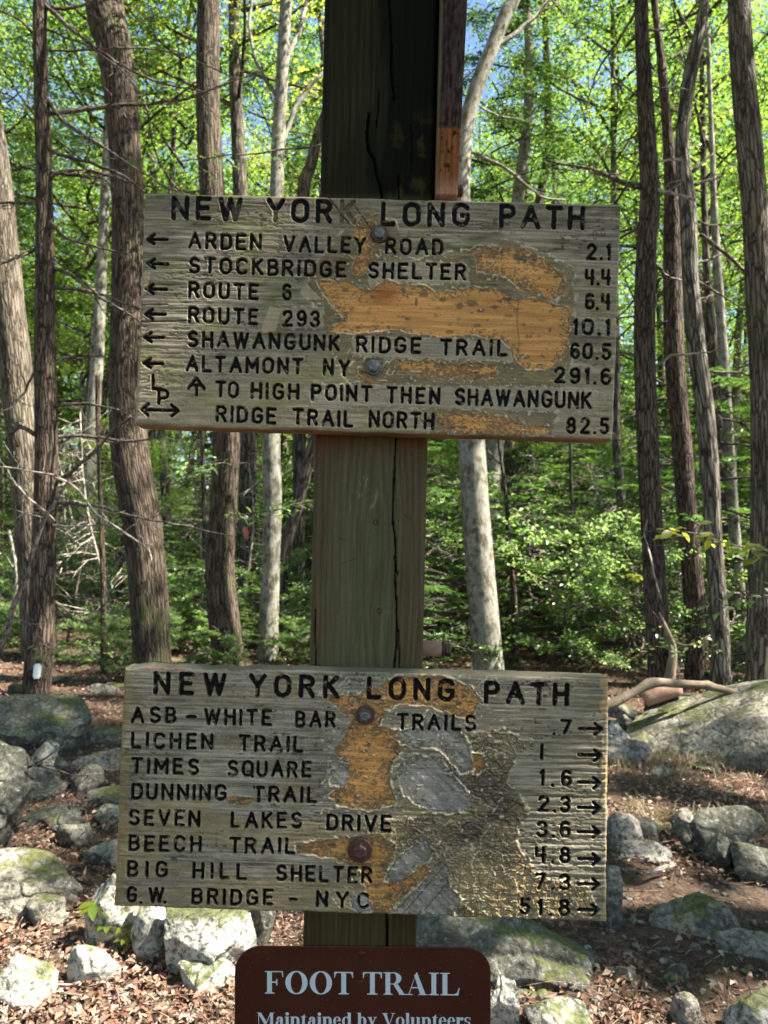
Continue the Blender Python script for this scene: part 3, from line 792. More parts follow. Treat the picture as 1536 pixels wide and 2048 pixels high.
for i, (x, y) in enumerate(cand):
    hem = rng.random() < 0.34
    lab, grp = zone(x, y)
    if hem: lab = lab.replace('leafy tree', 'dark evergreen tree'); grp = 'evergreens in the ' + grp
    else: grp = 'leafy trees in the ' + grp
    s = rng.uniform(0.75, 1.25)
    root = empty('hemlock_tree' if hem else 'maple_tree', (x, y, float(hgt(x, y))), lab, 'tree', grp)
    tm, P = TR_VAR[rng.integers(5)]
    rz = rng.uniform(0, 6.28)
    link('trunk', tm, root, (0, 0, 0), (0, 0, rz), (s * rng.uniform(0.6, 1.25),) * 2 + (1.0,))
    cz = rng.uniform(2.3, 6.0) if not hem else rng.uniform(1.0, 3.0)
    if y < 16: cz += 1.5
    cm, bm = (HEMC[rng.integers(2)] if hem else CROWNS[rng.choice([0, 1, 2, 3, 0, 1])])
    sc_ = rng.uniform(0.85, 1.15)
    rz2 = rng.uniform(0, 6.28)
    for nm, me in (('crown', cm), ('branches', bm)):
        link(nm, me, root, (0, 0, cz), (0, 0, rz2), (sc_, sc_, sc_ * 1.05))

# far woods as one mass
n = 74000
th = rng.uniform(-0.95, 0.95, n); dd = rng.uniform(44, 78, n)
fx = dd * np.sin(th); fy = dd * np.cos(th)
fz = hgt(fx, fy) + 20 * rng.random(n) ** 1.3 * (0.55 + 0.7 * vn2(th * 22, dd * 0.15, 5))
keep = (fbm3(np.stack([fx, fy, fz], -1) * 0.45, 3, 2) > 0.40) | (rng.random(n) < 0.25)
fx, fy, fz = fx[keep], fy[keep], fz[keep]; n = len(fx)
N = randunit(n, rng) + np.array([0, -0.3, 0.9]); N /= np.linalg.norm(N, axis=1)[:, None]
D = randunit(n, rng); D -= N * (D * N).sum(1)[:, None]; D /= np.linalg.norm(D, axis=1)[:, None]
L = rng.uniform(0.3, 0.7, n)
V, F = leaf_quads(np.stack([fx, fy, fz], -1), D, N, L, L * 0.6)
o = link('distant_woods', mesh_np('distant_woods', V, F, M_LEAF, smooth=False)); tag(o, 'distant leafy woods beyond the last separate trees', 'woods', kind='stuff')

# ------------------------------------------------------------------ unseen trees added to cast shade, crowns carved to let the sun patch through
def sunproj(C, zref):
    t = (C[:, 2] - zref) / SUNV.z
    return C[:, 0] - SUNV.x * t, C[:, 1] - SUNV.y * t
for i, (x, y, cz, n, Rr) in enumerate([(6.2, 0.6, 4.8, 17000, 3.4), (9.6, -1.2, 6.5, 17000, 3.6), (10.0, 2.6, 6.0, 14000, 3.2), (7.4, 3.9, 6.2, 15000, 3.3)]):
    root = empty('maple_tree', (x, y, float(hgt(x, y))), 'leafy tree added outside the right edge to cast shade', 'tree', 'trees added outside the right edge to cast shade')
    link('trunk', TR_VAR[i % 5][0], root)
    acc, (C, D, N, L, W) = crown_data(300 + i, 8.0, Rr, n, 0.12, nl=30)
    C = C + np.array([x, y, cz])
    gx0, gy0 = sunproj(C, 0.0)             # where its shadow lands on the ground
    bx0, by0 = sunproj(C, 1.25)            # ... and in the plane of the lower board
    nz = fbm2(gx0 * 2.2, gy0 * 2.2, 77, 3)
    patch = ((gx0 > -1.9) & (gx0 < 0.25) & (gy0 > 1.95) & (gy0 < 3.02 - 0.12 * gx0) & (nz > 0.3))
    patch |= ((gx0 > 0.25) & (gx0 < 1.6) & (gy0 > 2.0) & (gy0 < 2.62) & (nz > 0.45))
    patch |= (gx0 > -1.2) & (gy0 > 3.1) & (nz > 0.52)
    patch |= (gx0 > 1.7) & (gy0 > 4.5) & (nz > 0.34)
    patch |= (gx0 > 1.0) & (gy0 > 3.1) & (gy0 < 3.7) & (nz > 0.42)
    bx1, by1 = sunproj(C, 1.12)            # sun skimming the right end of the lower board
    patch |= (bx1 > 0.02) & (bx1 < 0.46) & (np.abs(by1 - 0.92) < 0.13) & (fbm2(bx1 * 9, by1 * 9, 88, 2) > 0.36)
    keep = ~patch
    C = C[keep] - np.array([x, y, 0.0]); C[:, 2] -= root.location.z
    V, F = leaf_quads(C, D[keep], N[keep], L[keep], W[keep])
    link('crown', mesh_np('shade_crown', V, F, M_LEAF, smooth=False), root)
    link('branches', acc.mesh('branches', M_FAR), root, (0, 0, cz))

for i, (x, y, cz) in enumerate([(-6.5, -2.5, 2.2), (-3.2, -6.5, 1.8), (1.2, -7.6, 1.6), (5.2, -6.2, 2.0), (-8.8, 2.4, 3.2), (0.0, -3.6, 5.6), (-4.5, 0.5, 6.5), (2.2, -4.4, 6.5)]):  # unseen trees around the camera, added to turn the blue skylight greener
    root = empty('maple_tree', (x, y, float(hgt(x, y))), 'leafy tree added out of view to tint the light green', 'tree', 'trees added out of view to tint the light green')
    link('trunk', TR_VAR[i % 5][0], root, (0, 0, 0), (0, 0, i))
    for nm, me in zip(('crown', 'branches'), CROWNS[i % 4]): link(nm, me, root, (0, 0, cz), (0, 0, i * 1.3))

# ------------------------------------------------------------------ undergrowth
def plant(kind, x, y, s, label, group, name, cat='shrub'):
    root = empty(name, (x, y, float(hgt(x, y)) - 0.03), label, cat, group)
    rz = random.uniform(0, 6.28)
    for nm, me in (('leaves', kind[0]), ('stems', kind[1])):
        link(nm, me, root, (0, 0, 0.12 * s), (0, 0, rz), (s, s, s * random.uniform(0.8, 1.1)))
cnt = 0; tk = []
rng = np.random.default_rng(5)
while cnt < 240:
    y = 7.6 + 24 * rng.random() ** 1.25
    x = rng.uniform(-(0.56 * y + 0.5), 0.56 * y + 0.8)
    if x / y < -0.38 and y < 11 and rng.random() < 0.8: continue
    if -0.34 < x / y < -0.08 and y < 9.8: continue
    if x < 0 and y < 9.2: continue
    if 0.06 < x / y < 0.22 and y < 8.6: continue
    if min([(x - a) ** 2 + (y - b) ** 2 for a, b in tk] or [9]) < 0.5: continue
    tk.append((x, y)); cnt += 1
    side = 'left of the post' if x < 0 else 'right of the post'
    nf = 'front row of the undergrowth' if y < 12 else 'middle of the undergrowth' if y < 17 else 'back of the undergrowth'
    low = 0.6 if (x < 0 and y < 13) else 1.0
    if rng.random() < 0.42:
        plant(SAPL[rng.integers(3)], x, y, rng.uniform(0.6, 1.2) * (1 + y / 40) * low, 'young dark green evergreen in the %s %s' % (nf, side), 'young evergreens, %s, %s' % (nf, side), 'young_hemlock', 'young tree')
    else:
        plant(SHRUB[rng.integers(4)], x, y, rng.uniform(0.6, 1.1) * (1 + y / 40) * low, 'low broadleaf bush in the %s %s' % (nf, side), 'broadleaf bushes, %s, %s' % (nf, side), 'broadleaf_shrub')

k = 0
while k < 30:
    y = 11 + 20 * rng.random(); x = rng.uniform(-0.55 * y, 0.58 * y)
    side = 'left of the post' if x < 0 else 'right of the post'
    root = empty('young_maple', (x, y, float(hgt(x, y))), 'small leafy understory tree %s, its crown below the big crowns' % side, 'tree', 'understory trees ' + side)
    s = rng.uniform(0.3, 0.5); rz = rng.uniform(0, 6.28); tm = TR_VAR[rng.integers(5)][0]
    link('trunk', tm, root, (0, 0, 0), (0, 0, rz), (0.28, 0.28, 0.4))
    for nm, me in zip(('crown', 'branches'), CROWNS[[0, 1, 3][rng.integers(3)]]): link(nm, me, root, (0, 0, rng.uniform(0.5, 0.9) if nm == 'crown' else 0.8), (0, 0, rz), (s, s, s * 0.9))
    k += 1
k = 0
while k < 60:
    y = rng.uniform(7.8, 11.5); x = -y * rng.uniform(0.02, 0.56)
    if min((x - o_.location.x) ** 2 + (y - o_.location.y) ** 2 for o_ in TREES.values()) < 0.09: continue
    plant(SHRUB[rng.integers(4)] if rng.random() < 0.7 else SAPL[rng.integers(3)], x, y, rng.uniform(0.22, 0.42), 'knee high leafy plant on the forest floor left of the post, behind the boulders', 'knee high plants left of the post', 'low_plant', 'plant'); k += 1
def bare_mesh(seed):
    rng = np.random.default_rng(seed); acc = Acc(); H = 3.0
    tz = np.linspace(0, H, 9)[:, None]; P = np.hstack([0.12 * np.sin(tz * 1.3 + seed), 0.1 * np.cos(tz * 1.7), tz]); acc.tube(P, np.linspace(0.028, 0.006, 9), 5)
    for i in range(46):
        t = rng.uniform(0.08, 0.97); b = np.array([np.interp(t * H, tz[:, 0], P[:, j]) for j in range(3)]); az = rng.uniform(0, 6.28)
        d = np.array([math.cos(az), math.sin(az), rng.uniform(-0.35, 0.5)]); l = rng.uniform(0.3, 1.0) * (1.15 - t * 0.6)
        q = np.array([b, b + d * l * 0.35 + rng.normal(size=3) * 0.02, b + d * l * 0.7 + rng.normal(size=3) * 0.05, b + d * l + rng.normal(size=3) * 0.09]); acc.tube(q, [0.008, 0.006, 0.004, 0.0018], 4)
        for _ in range(4):
            k0 = q[rng.integers(1, 4)]; v = d + rng.normal(size=3) * 0.7; v /= np.linalg.norm(v); acc.tube(np.array([k0, k0 + v * l * rng.uniform(0.15, 0.4)]), [0.0035, 0.0014], 3)
    return acc
BARE = [bare_mesh(900 + i).mesh('bare_stems', (M_TWIG, M_PALETWIG, M_PALETWIG)[i]) for i in range(3)]
k = 0
while k < 62:
    y = 9.2 + 14 * rng.random(); x = rng.uniform(-0.5 * y, 0.56 * y)
    if -0.34 < x / y < -0.08 and y < 11: continue
    side = 'left of the post' if x < 0 else 'right of the post'
    s = rng.uniform(0.55, 1.2)
    o = link('bare_sapling', BARE[rng.integers(3)], None, (x, y, float(hgt(x, y)) - 0.05), (rng.uniform(-.3, .3), rng.uniform(-.3, .3), rng.uniform(0, 6.28)), (s, s, s))
    tag(o, 'dead leafless sapling with bare twigs in the undergrowth ' + side, 'sapling', 'dead saplings ' + side); k += 1
# leafy sprigs that can be made out singly
def leaf_detail(acc, base, d, n, L, W):
    """one pointed leaf: 2 x 4 strips folded along the midrib"""
    d = d / np.linalg.norm(d); s = np.cross(d, n); s /= np.linalg.norm(s); n = np.cross(s, d)
    prof = [(0, 0.0), (0.22, 0.8), (0.5, 1.0), (0.78, 0.6), (1.0, 0.0)]
    V = []
    for t, w in prof:
        c = base + d * L * t - n * L * 0.18 * t * t
        V += [c - s * W * 0.5 * w + n * W * 0.13 * w, c, c + s * W * 0.5 * w + n * W * 0.13 * w]
    Q = []
    for i in range(4):
        Q += [(i * 3, i * 3 + 1, i * 3 + 4, i * 3 + 3), (i * 3 + 1, i * 3 + 2, i * 3 + 5, i * 3 + 4)]
    acc.add(np.array(V), Q)

def sprig(name, label, pts, dist, w0, nleaf, L, mat, seed, cat='branch', spread=0.12):
    rng = np.random.default_rng(seed)
    p0 = at(pts[0][0], pts[0][1], dist)
    root = empty(name, p0, label, cat)
    st = branch(root, pts, dist, M_TWIG, w0, 2, 5, 0.0, name='stem', seed=seed, tl=spread * 1.6)
    rows = smoothpath([[*at(px, py, dist), 0] for px, py in pts], 0.02)[:, :3]
    acc = Acc()
    for i in range(nleaf):
        b = rows[int(len(rows) * (0.15 + 0.84 * (i + rng.random()) / nleaf))] + rng.normal(size=3) * spread * np.array([0.5, 0.5, 0.22])
        d = np.array([rng.uniform(-1, 1), rng.uniform(-0.7, 0.7), rng.uniform(-0.35, 0.15)])
        n_ = np.array([rng.uniform(-0.3, 0.3), rng.uniform(-0.7, -0.1), 1.0])
        l = L * rng.uniform(0.7, 1.2)
        leaf_detail(acc, b, d, n_, l, l * 0.55)
    me = acc.mesh('leaves', mat); me.transform(Matrix.Translation(-Vector(p0))); me.update()
    link('leaves', me, root)
    return root
sprig('leafy_branch', 'bright yellow green leafy branch reaching in from the right edge in front of the trunks', [(1600, 1110), (1536, 1100), (1470, 1090), (1400, 1070), (1340, 1062), (1290, 1062)], 3.4, 4, 46, 0.062, M_LEAF_Y, 401, spread=0.11)
sprig('leafy_branch', 'lower leafy twig at the right edge beneath the bright branch', [(1600, 1200), (1536, 1190), (1480, 1200), (1430, 1230)], 4.2, 4, 26, 0.055, M_UNDER, 402, spread=0.12)
sprig('leafy_branch', 'spray of pale green beech leaves crossing the pale smooth trunk between the boards', [(635, 1000), (590, 1010), (540, 1022), (500, 1028), (462, 1030)], 7.6, 4, 60, 0.075, M_UNDER, 403, spread=0.16)
sprig('leafy_branch', 'leafy twig hanging between the S shaped trunk and the furrowed trunk', [(350, 960), (390, 940), (420, 930), (450, 925)], 8.2, 3, 50, 0.08, M_UNDER, 404, spread=0.22)
sprig('leafy_branch', 'dark green leafy branch left of the post just above the upper board', [(640, 290), (560, 300), (480, 310), (400, 318), (320, 330)], 7.2, 5, 170, 0.06, M_NEEDLE, 405, spread=0.3)
sprig('leafy_branch', 'green leafy branch low beside the left evergreen trunk above the boulder', [(85, 1290), (120, 1300), (160, 1290), (200, 1320)], 6.0, 3, 60, 0.06, M_UNDER, 406, spread=0.22)
sprig('leafy_branch', 'leafy branch reaching over the broken wood below the right dark trunk', [(1420, 1270), (1380, 1290), (1330, 1280), (1290, 1290)], 5.9, 3, 60, 0.05, M_UNDER, 407, spread=0.25)
# single red brown leaf hanging under the upper board on the left
a_ = Acc(); leaf_detail(a_, at(488, 1052, 3.4), np.array([0.35, 0, -1.0]), np.array([0.5, -1, 0.2]), 0.065, 0.03)
o = link('hanging_leaf', a_.mesh('hanging_leaf', simple_mat('red_dead_leaf', (0.14, 0.03, 0.015), 0.6, 60, 0.5))); tag(o, 'curled dark red leaf hanging in front of the mottled trunk between the boards', 'leaf')

# ------------------------------------------------------------------ rocks
def ico(sub):
    import bmesh
    bm = bmesh.new(); bmesh.ops.create_icosphere(bm, subdivisions=sub, radius=1)
    V = np.array([v.co[:] for v in bm.verts]); F = np.array([[v.index for v in f.verts] for f in bm.faces]); bm.free()
    return V, F
ICO = {s: ico(s) for s in (3, 4, 5, 6)}
def rock_mesh(name, seed, dims, mat, sub=5, planes=20, rough=0.05, tilt=0.0, cut=(0.45, 0.88)):
    rng = np.random.default_rng(seed)
    V, F = ICO[sub]; V = V.copy()
    V = np.sign(V) * np.abs(V) ** 0.75
    for _ in range(planes):
        nrm = randunit(1, rng)[0]; nrm[2] = nrm[2] * 0.7 + 0.15; nrm /= np.linalg.norm(nrm)
        d = rng.uniform(*cut)
        e = np.maximum(0, V @ nrm - d); V -= nrm * e[:, None] * 0.985
    for _ in range(3):                       # a few splits
        nrm = randunit(1, rng)[0]; d = rng.uniform(-0.4, 0.5); q = V @ nrm - d
        V *= (1 - 0.055 * np.exp(-(q / 0.035) ** 2))[:, None]
    V *= (1 + rough * 4 * (fbm3(V * 1.6 + seed, 3, 3) - 0.5) + rough * 1.7 * (fbm3(V * 6 + seed, 8, 4, 0.6) - 0.5))[:, None]
    lo, hi = V.min(0), V.max(0)
    V = (V - (lo + hi) / 2) / (hi - lo) * 2
    V = V * np.array(dims) / 2
    if tilt:
        c, s = math.cos(tilt), math.sin(tilt)
        V = V @ np.array([[c, 0, -s], [0, 1, 0], [s, 0, c]])
    return mesh_np(name, V, F, mat)
def rock(bbox, label, mat=None, seed=1, sub=5, depth=0.8, sink=0.25, tilt=0.0, base=None, name='rock', planes=20, group=None, cut=(0.45, 0.88)):
    """bbox = (x0,y0,x1,y1) in photo pixels; base = pixel row where it meets the ground"""
    x0, y0, x1, y1 = bbox
    b = atz((x0 + x1) / 2, base or y1, 0.0)
    Yf = b[1]
    w = (x1 - x0) / FPX * Yf; h = (y1 - y0) / FPX * Yf
    dp = depth * w
    Yc = Yf + dp * 0.35
    k = Yc / Yf
    P = at((x0 + x1) / 2, (y0 + y1) / 2, Yc)
    hh = h * k * (1 + sink)
    me = rock_mesh(name, seed, (w * k, dp, hh), mat or M_ROCK, sub, planes, tilt=tilt, cut=cut)
    o = link(name, me, None, (P[0], P[1], P[2] - h * k * sink * 0.5))
    tag(o, label, 'rock' if name != 'boulder' else 'boulder', group)
    return o
rock((-120, 1466, 74, 1722), 'tall dark cracked boulder with lichen at the left edge beside the lower board', M_ROCKD, 1, 6, 0.9, 0.1, name='boulder')
rock((-150, 1388, 178, 1500), 'long grey green boulder lying behind the tall dark boulder below the evergreen trunk', M_ROCKD, 2, 6, 0.7, 0.35, name='boulder', base=1520, tilt=0.12)
rock((-120, 1708, 162, 1832), 'rounded low grey boulder in front of the tall dark boulder at the left edge', M_ROCK, 3, 6, 0.7, 0.3, name='boulder')
rock((1238, 1384, 1720, 1532), 'large pale boulder with green moss right of the lower board, rising to the right edge', M_ROCK, 4, 6, 0.6, 0.25, name='boulder', tilt=-0.24, planes=7, cut=(0.7, 0.97))
rock((740, 1818, 1215, 1965), 'long dark green streaked boulder sloping down to the right behind the brown sign', M_ROCKD, 5, 6, 0.55, 0.5, name='boulder', tilt=0.16, cut=(0.6, 0.95))
rock((172, 1752, 292, 1888), 'sunlit pale upright rock left of the mossy cleft under the lower board', M_ROCKP, 6, 5, 0.6, 0.25)
rock((264, 1788, 352, 1915), 'narrow leaning mossy rock beside the sunlit pale upright rock', M_ROCKP, 7, 5, 0.8, 0.25, tilt=-0.25)
rock((322, 1822, 505, 1962), 'big sunlit whitish rock with moss under the left part of the lower board', M_ROCKP, 8, 5, 0.75, 0.2)
rock((350, 1925, 470, 1992), 'flat broken rock at the foot of the big sunlit whitish rock', M_ROCKP, 9, 5, 0.6, 0.4)
rock((490, 1800, 552, 1890), 'dark rounded rock between the whitish rock and the post', M_ROCKD, 10, 5, 0.8, 0.2)
rock((-30, 1915, 105, 2010), 'low mossy sunlit rock at the bottom left edge', M_ROCKP, 11, 5, 0.7, 0.5)
rock((140, 1888, 240, 1965), 'yellowish mossy rock on the litter below the upright pale rock', M_ROCKP, 12, 5, 0.6, 0.4)
rock((975, 1955, 1035, 2075), 'pale rock touching the right side of the brown sign', M_ROCKP, 113, 5, 0.8, 0.2)
rock((1050, 2008, 1190, 2085), 'flat pale sunlit rock on the ground right of the brown sign', M_ROCKP, 14, 5, 0.6, 0.5)
rock((1343, 1990, 1398, 2062), 'small egg shaped brown stone standing on the path at the bottom right', M_ROCKB, 15, 5, 0.8, 0.3, planes=3, cut=(0.85, 0.97))
rock((1448, 1982, 1620, 2110), 'bright rounded rock in the bottom right corner', M_ROCKP, 16, 5, 0.7, 0.3, planes=6, cut=(0.75, 0.95))
rock((1300, 1800, 1500, 1878), 'pale mossy rock half buried in the path right of the lower board', M_ROCK, 117, 5, 0.6, 0.9)
rock((1425, 1868, 1600, 1930), 'flat tan rock on the path at the right edge', M_ROCKB, 18, 5, 0.6, 0.5)
rock((1190, 1735, 1243, 1862), 'pale rock sticking out behind the bottom right corner of the lower board', M_ROCK, 19, 5, 0.9, 0.2)
rock((1378, 1602, 1512, 1722), 'biggest angular dark rock of the heap below the large mossy boulder', M_ROCKD, 20, 5, 0.7, 0.2, tilt=0.25)
rock((1340, 1618, 1388, 1652), 'small light block on the left shoulder of the angular rock heap', M_ROCKB, 21, 4, 0.8, 0.2)
rock((1345, 1645, 1398, 1688), 'small speckled block in front of the angular rock heap', M_ROCK, 22, 4, 0.8, 0.2)
rock((1412, 1665, 1470, 1742), 'upright dark block leaning on the angular rock heap', M_ROCKD, 23, 5, 0.8, 0.2)
rock((1458, 1695, 1560, 1768), 'greenish block at the right edge below the angular rock heap', M_ROCKD, 24, 5, 0.8, 0.25, tilt=0.2)
rock((1212, 1628, 1292, 1700), 'rounded stone just right of the lower board at arrow height', M_ROCKB, 25, 5, 0.8, 0.3)
rock((1258, 1638, 1316, 1680), 'egg shaped brown stone behind the rounded stone right of the lower board', M_ROCKB, 26, 4, 0.8, 0.3, planes=4, cut=(0.8, 0.95))
rock((1222, 1680, 1345, 1725), 'flat tan stone bedded in the path beside the lower board', M_ROCKB, 27, 5, 0.7, 0.6)
rock((1300, 1388, 1442, 1430), 'dark mossy block behind the left end of the large mossy boulder', M_ROCKD, 28, 5, 0.6, 0.4)
rock((1205, 1400, 1290, 1440), 'flat sunlit slab under the fallen pole right of the lower board', M_ROCK, 29, 5, 0.7, 0.5)
rock((1205, 1442, 1258, 1502), 'yellow green mossy rock wedged behind the right edge of the lower board', M_ROCKP, 30, 5, 0.8, 0.3)
rock((1220, 1425, 1285, 1470), 'dark hollow looking block between slab and large mossy boulder', M_ROCKD, 31, 4, 0.7, 0.2)
rock((125, 1458, 262, 1486), 'long flat slab lying behind the left end of the lower board', M_ROCK, 32, 5, 0.7, 0.6)
rock((128, 1498, 258, 1540), 'mossy flat rock below the long flat slab left of the lower board', M_ROCK, 33, 5, 0.7, 0.4)
rock((48, 1478, 108, 1568), 'pale pink triangular rock leaning on the tall dark boulder', M_ROCKP, 34, 5, 0.8, 0.15, tilt=0.35)
rock((92, 1505, 136, 1545), 'small speckled rock beside the pink triangular rock', M_ROCK, 35, 4, 0.8, 0.3)
rock((138, 1532, 206, 1588), 'dark grey wedge of rock in the leaf litter left of the lower board', M_ROCKD, 36, 4, 0.8, 0.3)
rock((60, 1530, 112, 1585), 'dark mossy lump between tall dark boulder and the short log', M_ROCKD, 37, 4, 0.8, 0.3)
rock((108, 1650, 192, 1695), 'grey flat topped rock in the middle of the left rock garden', M_ROCK, 38, 4, 0.8, 0.3)
rock((158, 1680, 262, 1728), 'smooth grey rock touching the left edge of the lower board', M_ROCK, 39, 5, 0.8, 0.3)
rock((68, 1622, 182, 1662), 'dark layered slab with a hollow beneath it beside the tall dark boulder', M_ROCKD, 40, 5, 0.7, 0.2, tilt=0.1)
rock((55, 1795, 130, 1845), 'small rounded grey rock just below the low grey boulder', M_ROCK, 41, 4, 0.8, 0.3)
rock((1195, 1475, 1300, 1530), 'flat dark stone in front of the left foot of the large mossy boulder', M_ROCKB, 42, 4, 0.7, 0.6)
rock((190, 1612, 262, 1650), 'mossy dark stone half hidden by the left edge of the lower board', M_ROCKD, 43, 4, 0.7, 0.4)
rock((1280, 1530, 1345, 1556), 'low flat stone in the dry grass below the large mossy boulder', M_ROCKB, 44, 4, 0.8, 0.5)
rock((1060, 1985, 1110, 2010), 'small grey stone lying between the long streaked boulder and the pale flat rock', M_ROCK, 45, 4, 0.8, 0.4)
rock((1225, 1938, 1288, 1985), 'small dark stone in the middle of the path at the bottom', M_ROCKD, 46, 4, 0.8, 0.4)
rock((1320, 1925, 1380, 1975), 'rounded dark grey stone above the egg shaped stone', M_ROCKD, 47, 4, 0.8, 0.4)
RV_ = [rock_mesh('rock_variant', 700 + i, (1, 0.85, 0.5), [M_ROCKD, M_ROCK, M_ROCKB, M_ROCK, M_ROCKD][i], 5) for i in range(5)]
rng = np.random.default_rng(62)
for k in range(58):
    y = rng.uniform(3.3, 11.5); left = rng.random() < 0.66
    x = -y * rng.uniform(0.12, 0.56) if left else y * rng.uniform(0.28, 0.6)
    s = rng.uniform(0.12, 0.34) * (1 + y * 0.05)
    if not left: s *= 0.7
    o = link('rock', RV_[rng.integers(5)], None, (x, y, float(hgt(x, y)) + s * 0.03), (rng.uniform(-.2, .2), rng.uniform(-.2, .2), rng.uniform(0, 6.28)), (s, s * rng.uniform(0.7, 1.1), s * rng.uniform(0.5, 0.9) * (1 if left else 0.6)))
    side = 'left' if left else 'right'; nf = 'near' if y < 5.5 else 'beyond'
    tag(o, 'half buried low rock on the %s of the post, %s the big boulders' % (side, nf), 'rock', 'half buried rocks on the %s, %s the boulders' % (side, nf))
# scattered small stones, countable
SV = [rock_mesh('stone', 500 + i, (1, 0.9, 0.6), [M_ROCK, M_ROCKB, M_ROCKD, M_ROCKP][i % 4], 4) for i in range(6)]
rng = np.random.default_rng(61)
k = 0
while k < 80:
    y = rng.uniform(2.25, 7.6); x = rng.uniform(-0.56 * y, 0.58 * y)
    s = rng.uniform(0.02, 0.065) * (1 + y * 0.11)
    side = 'left' if x < 0 else 'right'
    z = float(hgt(x, y))
    o = link('stone', SV[rng.integers(6)], None, (x, y, z + s * 0.08), (rng.uniform(-.3, .3), rng.uniform(-.3, .3), rng.uniform(0, 6.28)), (s, s * rng.uniform(0.7, 1.2), s * rng.uniform(0.6, 1)))
    nf = 'near' if y < 4 else 'far'
    tag(o, 'small loose stone in the leaf litter on the %s %s side of the post' % (nf, side), 'stone', 'small stones on the %s %s ground' % (nf, side)); k += 1

# ------------------------------------------------------------------ logs
def logobj(name, label, pts, mat, dist=None, seed=0, k=20):
    rows = [[*at(px, py, d), w / FPX * d * 0.5] for px, py, w, d in pts]
    P = smoothpath(rows, 0.04)
    V, Q, T, rest = tube_arrays(P[:, :3], P[:, 3], k, ridge_disp(0.002))
    o = link(name, mesh_np(name, V, [Q, T], mat, attrs={'rest': ('FLOAT_VECTOR', rest)})); tag(o, label, 'log')
    return o
logobj('fallen_log', 'bare tan fallen pole bent across the rocks behind the large mossy boulder', [(1165, 1430, 17, 5.4), (1225, 1407, 19, 5.4), (1275, 1380, 16, 5.5), (1300, 1367, 22, 5.55), (1318, 1365, 17, 5.57), (1350, 1367, 17, 5.6), (1402, 1370, 16, 5.6), (1414, 1371, 20, 5.6), (1428, 1375, 16, 5.6), (1455, 1381, 14, 5.6), (1500, 1396, 12, 5.6)], M_LOG)
logobj('short_log', 'short reddish brown log lying in the litter left of the lower board', [(62, 1580, 14, 4.6), (110, 1588, 17, 4.55), (150, 1598, 18, 4.5), (200, 1603, 16, 4.5)], M_LOG)
logobj('short_log', 'thinner tan log lying under the short reddish log', [(120, 1612, 8, 4.4), (160, 1614, 10, 4.4), (205, 1612, 8, 4.4)], M_LOG)
logobj('wood_chunk', 'broken reddish chunk of rotten wood under the fallen pole', [(1290, 1400, 26, 5.7), (1330, 1384, 30, 5.7), (1362, 1380, 18, 5.7)], M_REDWOOD)
logobj('snag', 'split bleached snag standing at the foot of the right dark trunk', [(1318, 1225, 3, 5.9), (1334, 1262, 9, 5.9), (1346, 1295, 13, 5.9), (1344, 1325, 18, 5.9), (1340, 1352, 22, 5.9), (1336, 1385, 26, 5.9)], M_LOG)
logobj('stick', 'pale stick lying across the path right of the lower board', [(1290, 1748, 6, 3.3), (1320, 1738, 7, 3.35), (1350, 1728, 5, 3.4)], M_PALETWIG, k=8)
logobj('stick', 'thin grey stick lying on the sunlit litter at the bottom left', [(20, 1985, 5, 2.5), (90, 1972, 5, 2.5), (150, 1968, 4, 2.5), (195, 1950, 3, 2.55)], M_PALETWIG, k=8)
root_pt = at(100, 1530, 3.4)
r_ = empty('dead_twig', root_pt, 'bare dark twig sticking out to the right of the tall dark boulder', 'twig')
branch(r_, [(55, 1540), (90, 1515), (140, 1485)], 3.5, M_TWIG, 5, 2, 4, 0, name='stem', seed=170, tl=0.12)
branch(r_, [(65, 1530), (110, 1540), (160, 1552), (190, 1548)], 3.5, M_TWIG, 5, 2, 5, 0, name='stem', seed=171, tl=0.1)

# ------------------------------------------------------------------ litter, twigs, pebbles, grass
rng = np.random.default_rng(88)
n = 78000
d = 2.0 + 8.5 * rng.random(n) ** 1.35; lx = rng.uniform(-0.62, 0.62, n) * d
dens = fbm2(lx * 1.3, d * 1.3, 44, 3)
keep = rng.random(n) < sstep(0.30, 0.55, dens + 0.12 * (lx < 0.3))
lx, d = lx[keep], d[keep]; n = len(lx)
C = np.stack([lx, d, hgt(lx, d) + rng.uniform(0.006, 0.028, n)], -1)
N = np.array([0, 0, 1.0]) + rng.normal(size=(n, 3)) * 0.42; N /= np.linalg.norm(N, axis=1)[:, None]
D = randunit(n, rng); D -= N * (D * N).sum(1)[:, None]; D /= np.linalg.norm(D, axis=1)[:, None]
L = 0.009 + 0.034 * rng.random(n) ** 1.5
V, F = leaf_quads(C, D, N, L, L * rng.uniform(0.3, 0.7, n), 0.3)
o = link('leaf_litter', mesh_np('leaf_litter', V, F, M_DEADLEAF, smooth=False)); tag(o, 'brown fallen leaves covering the forest floor', 'leaf litter', kind='stuff')
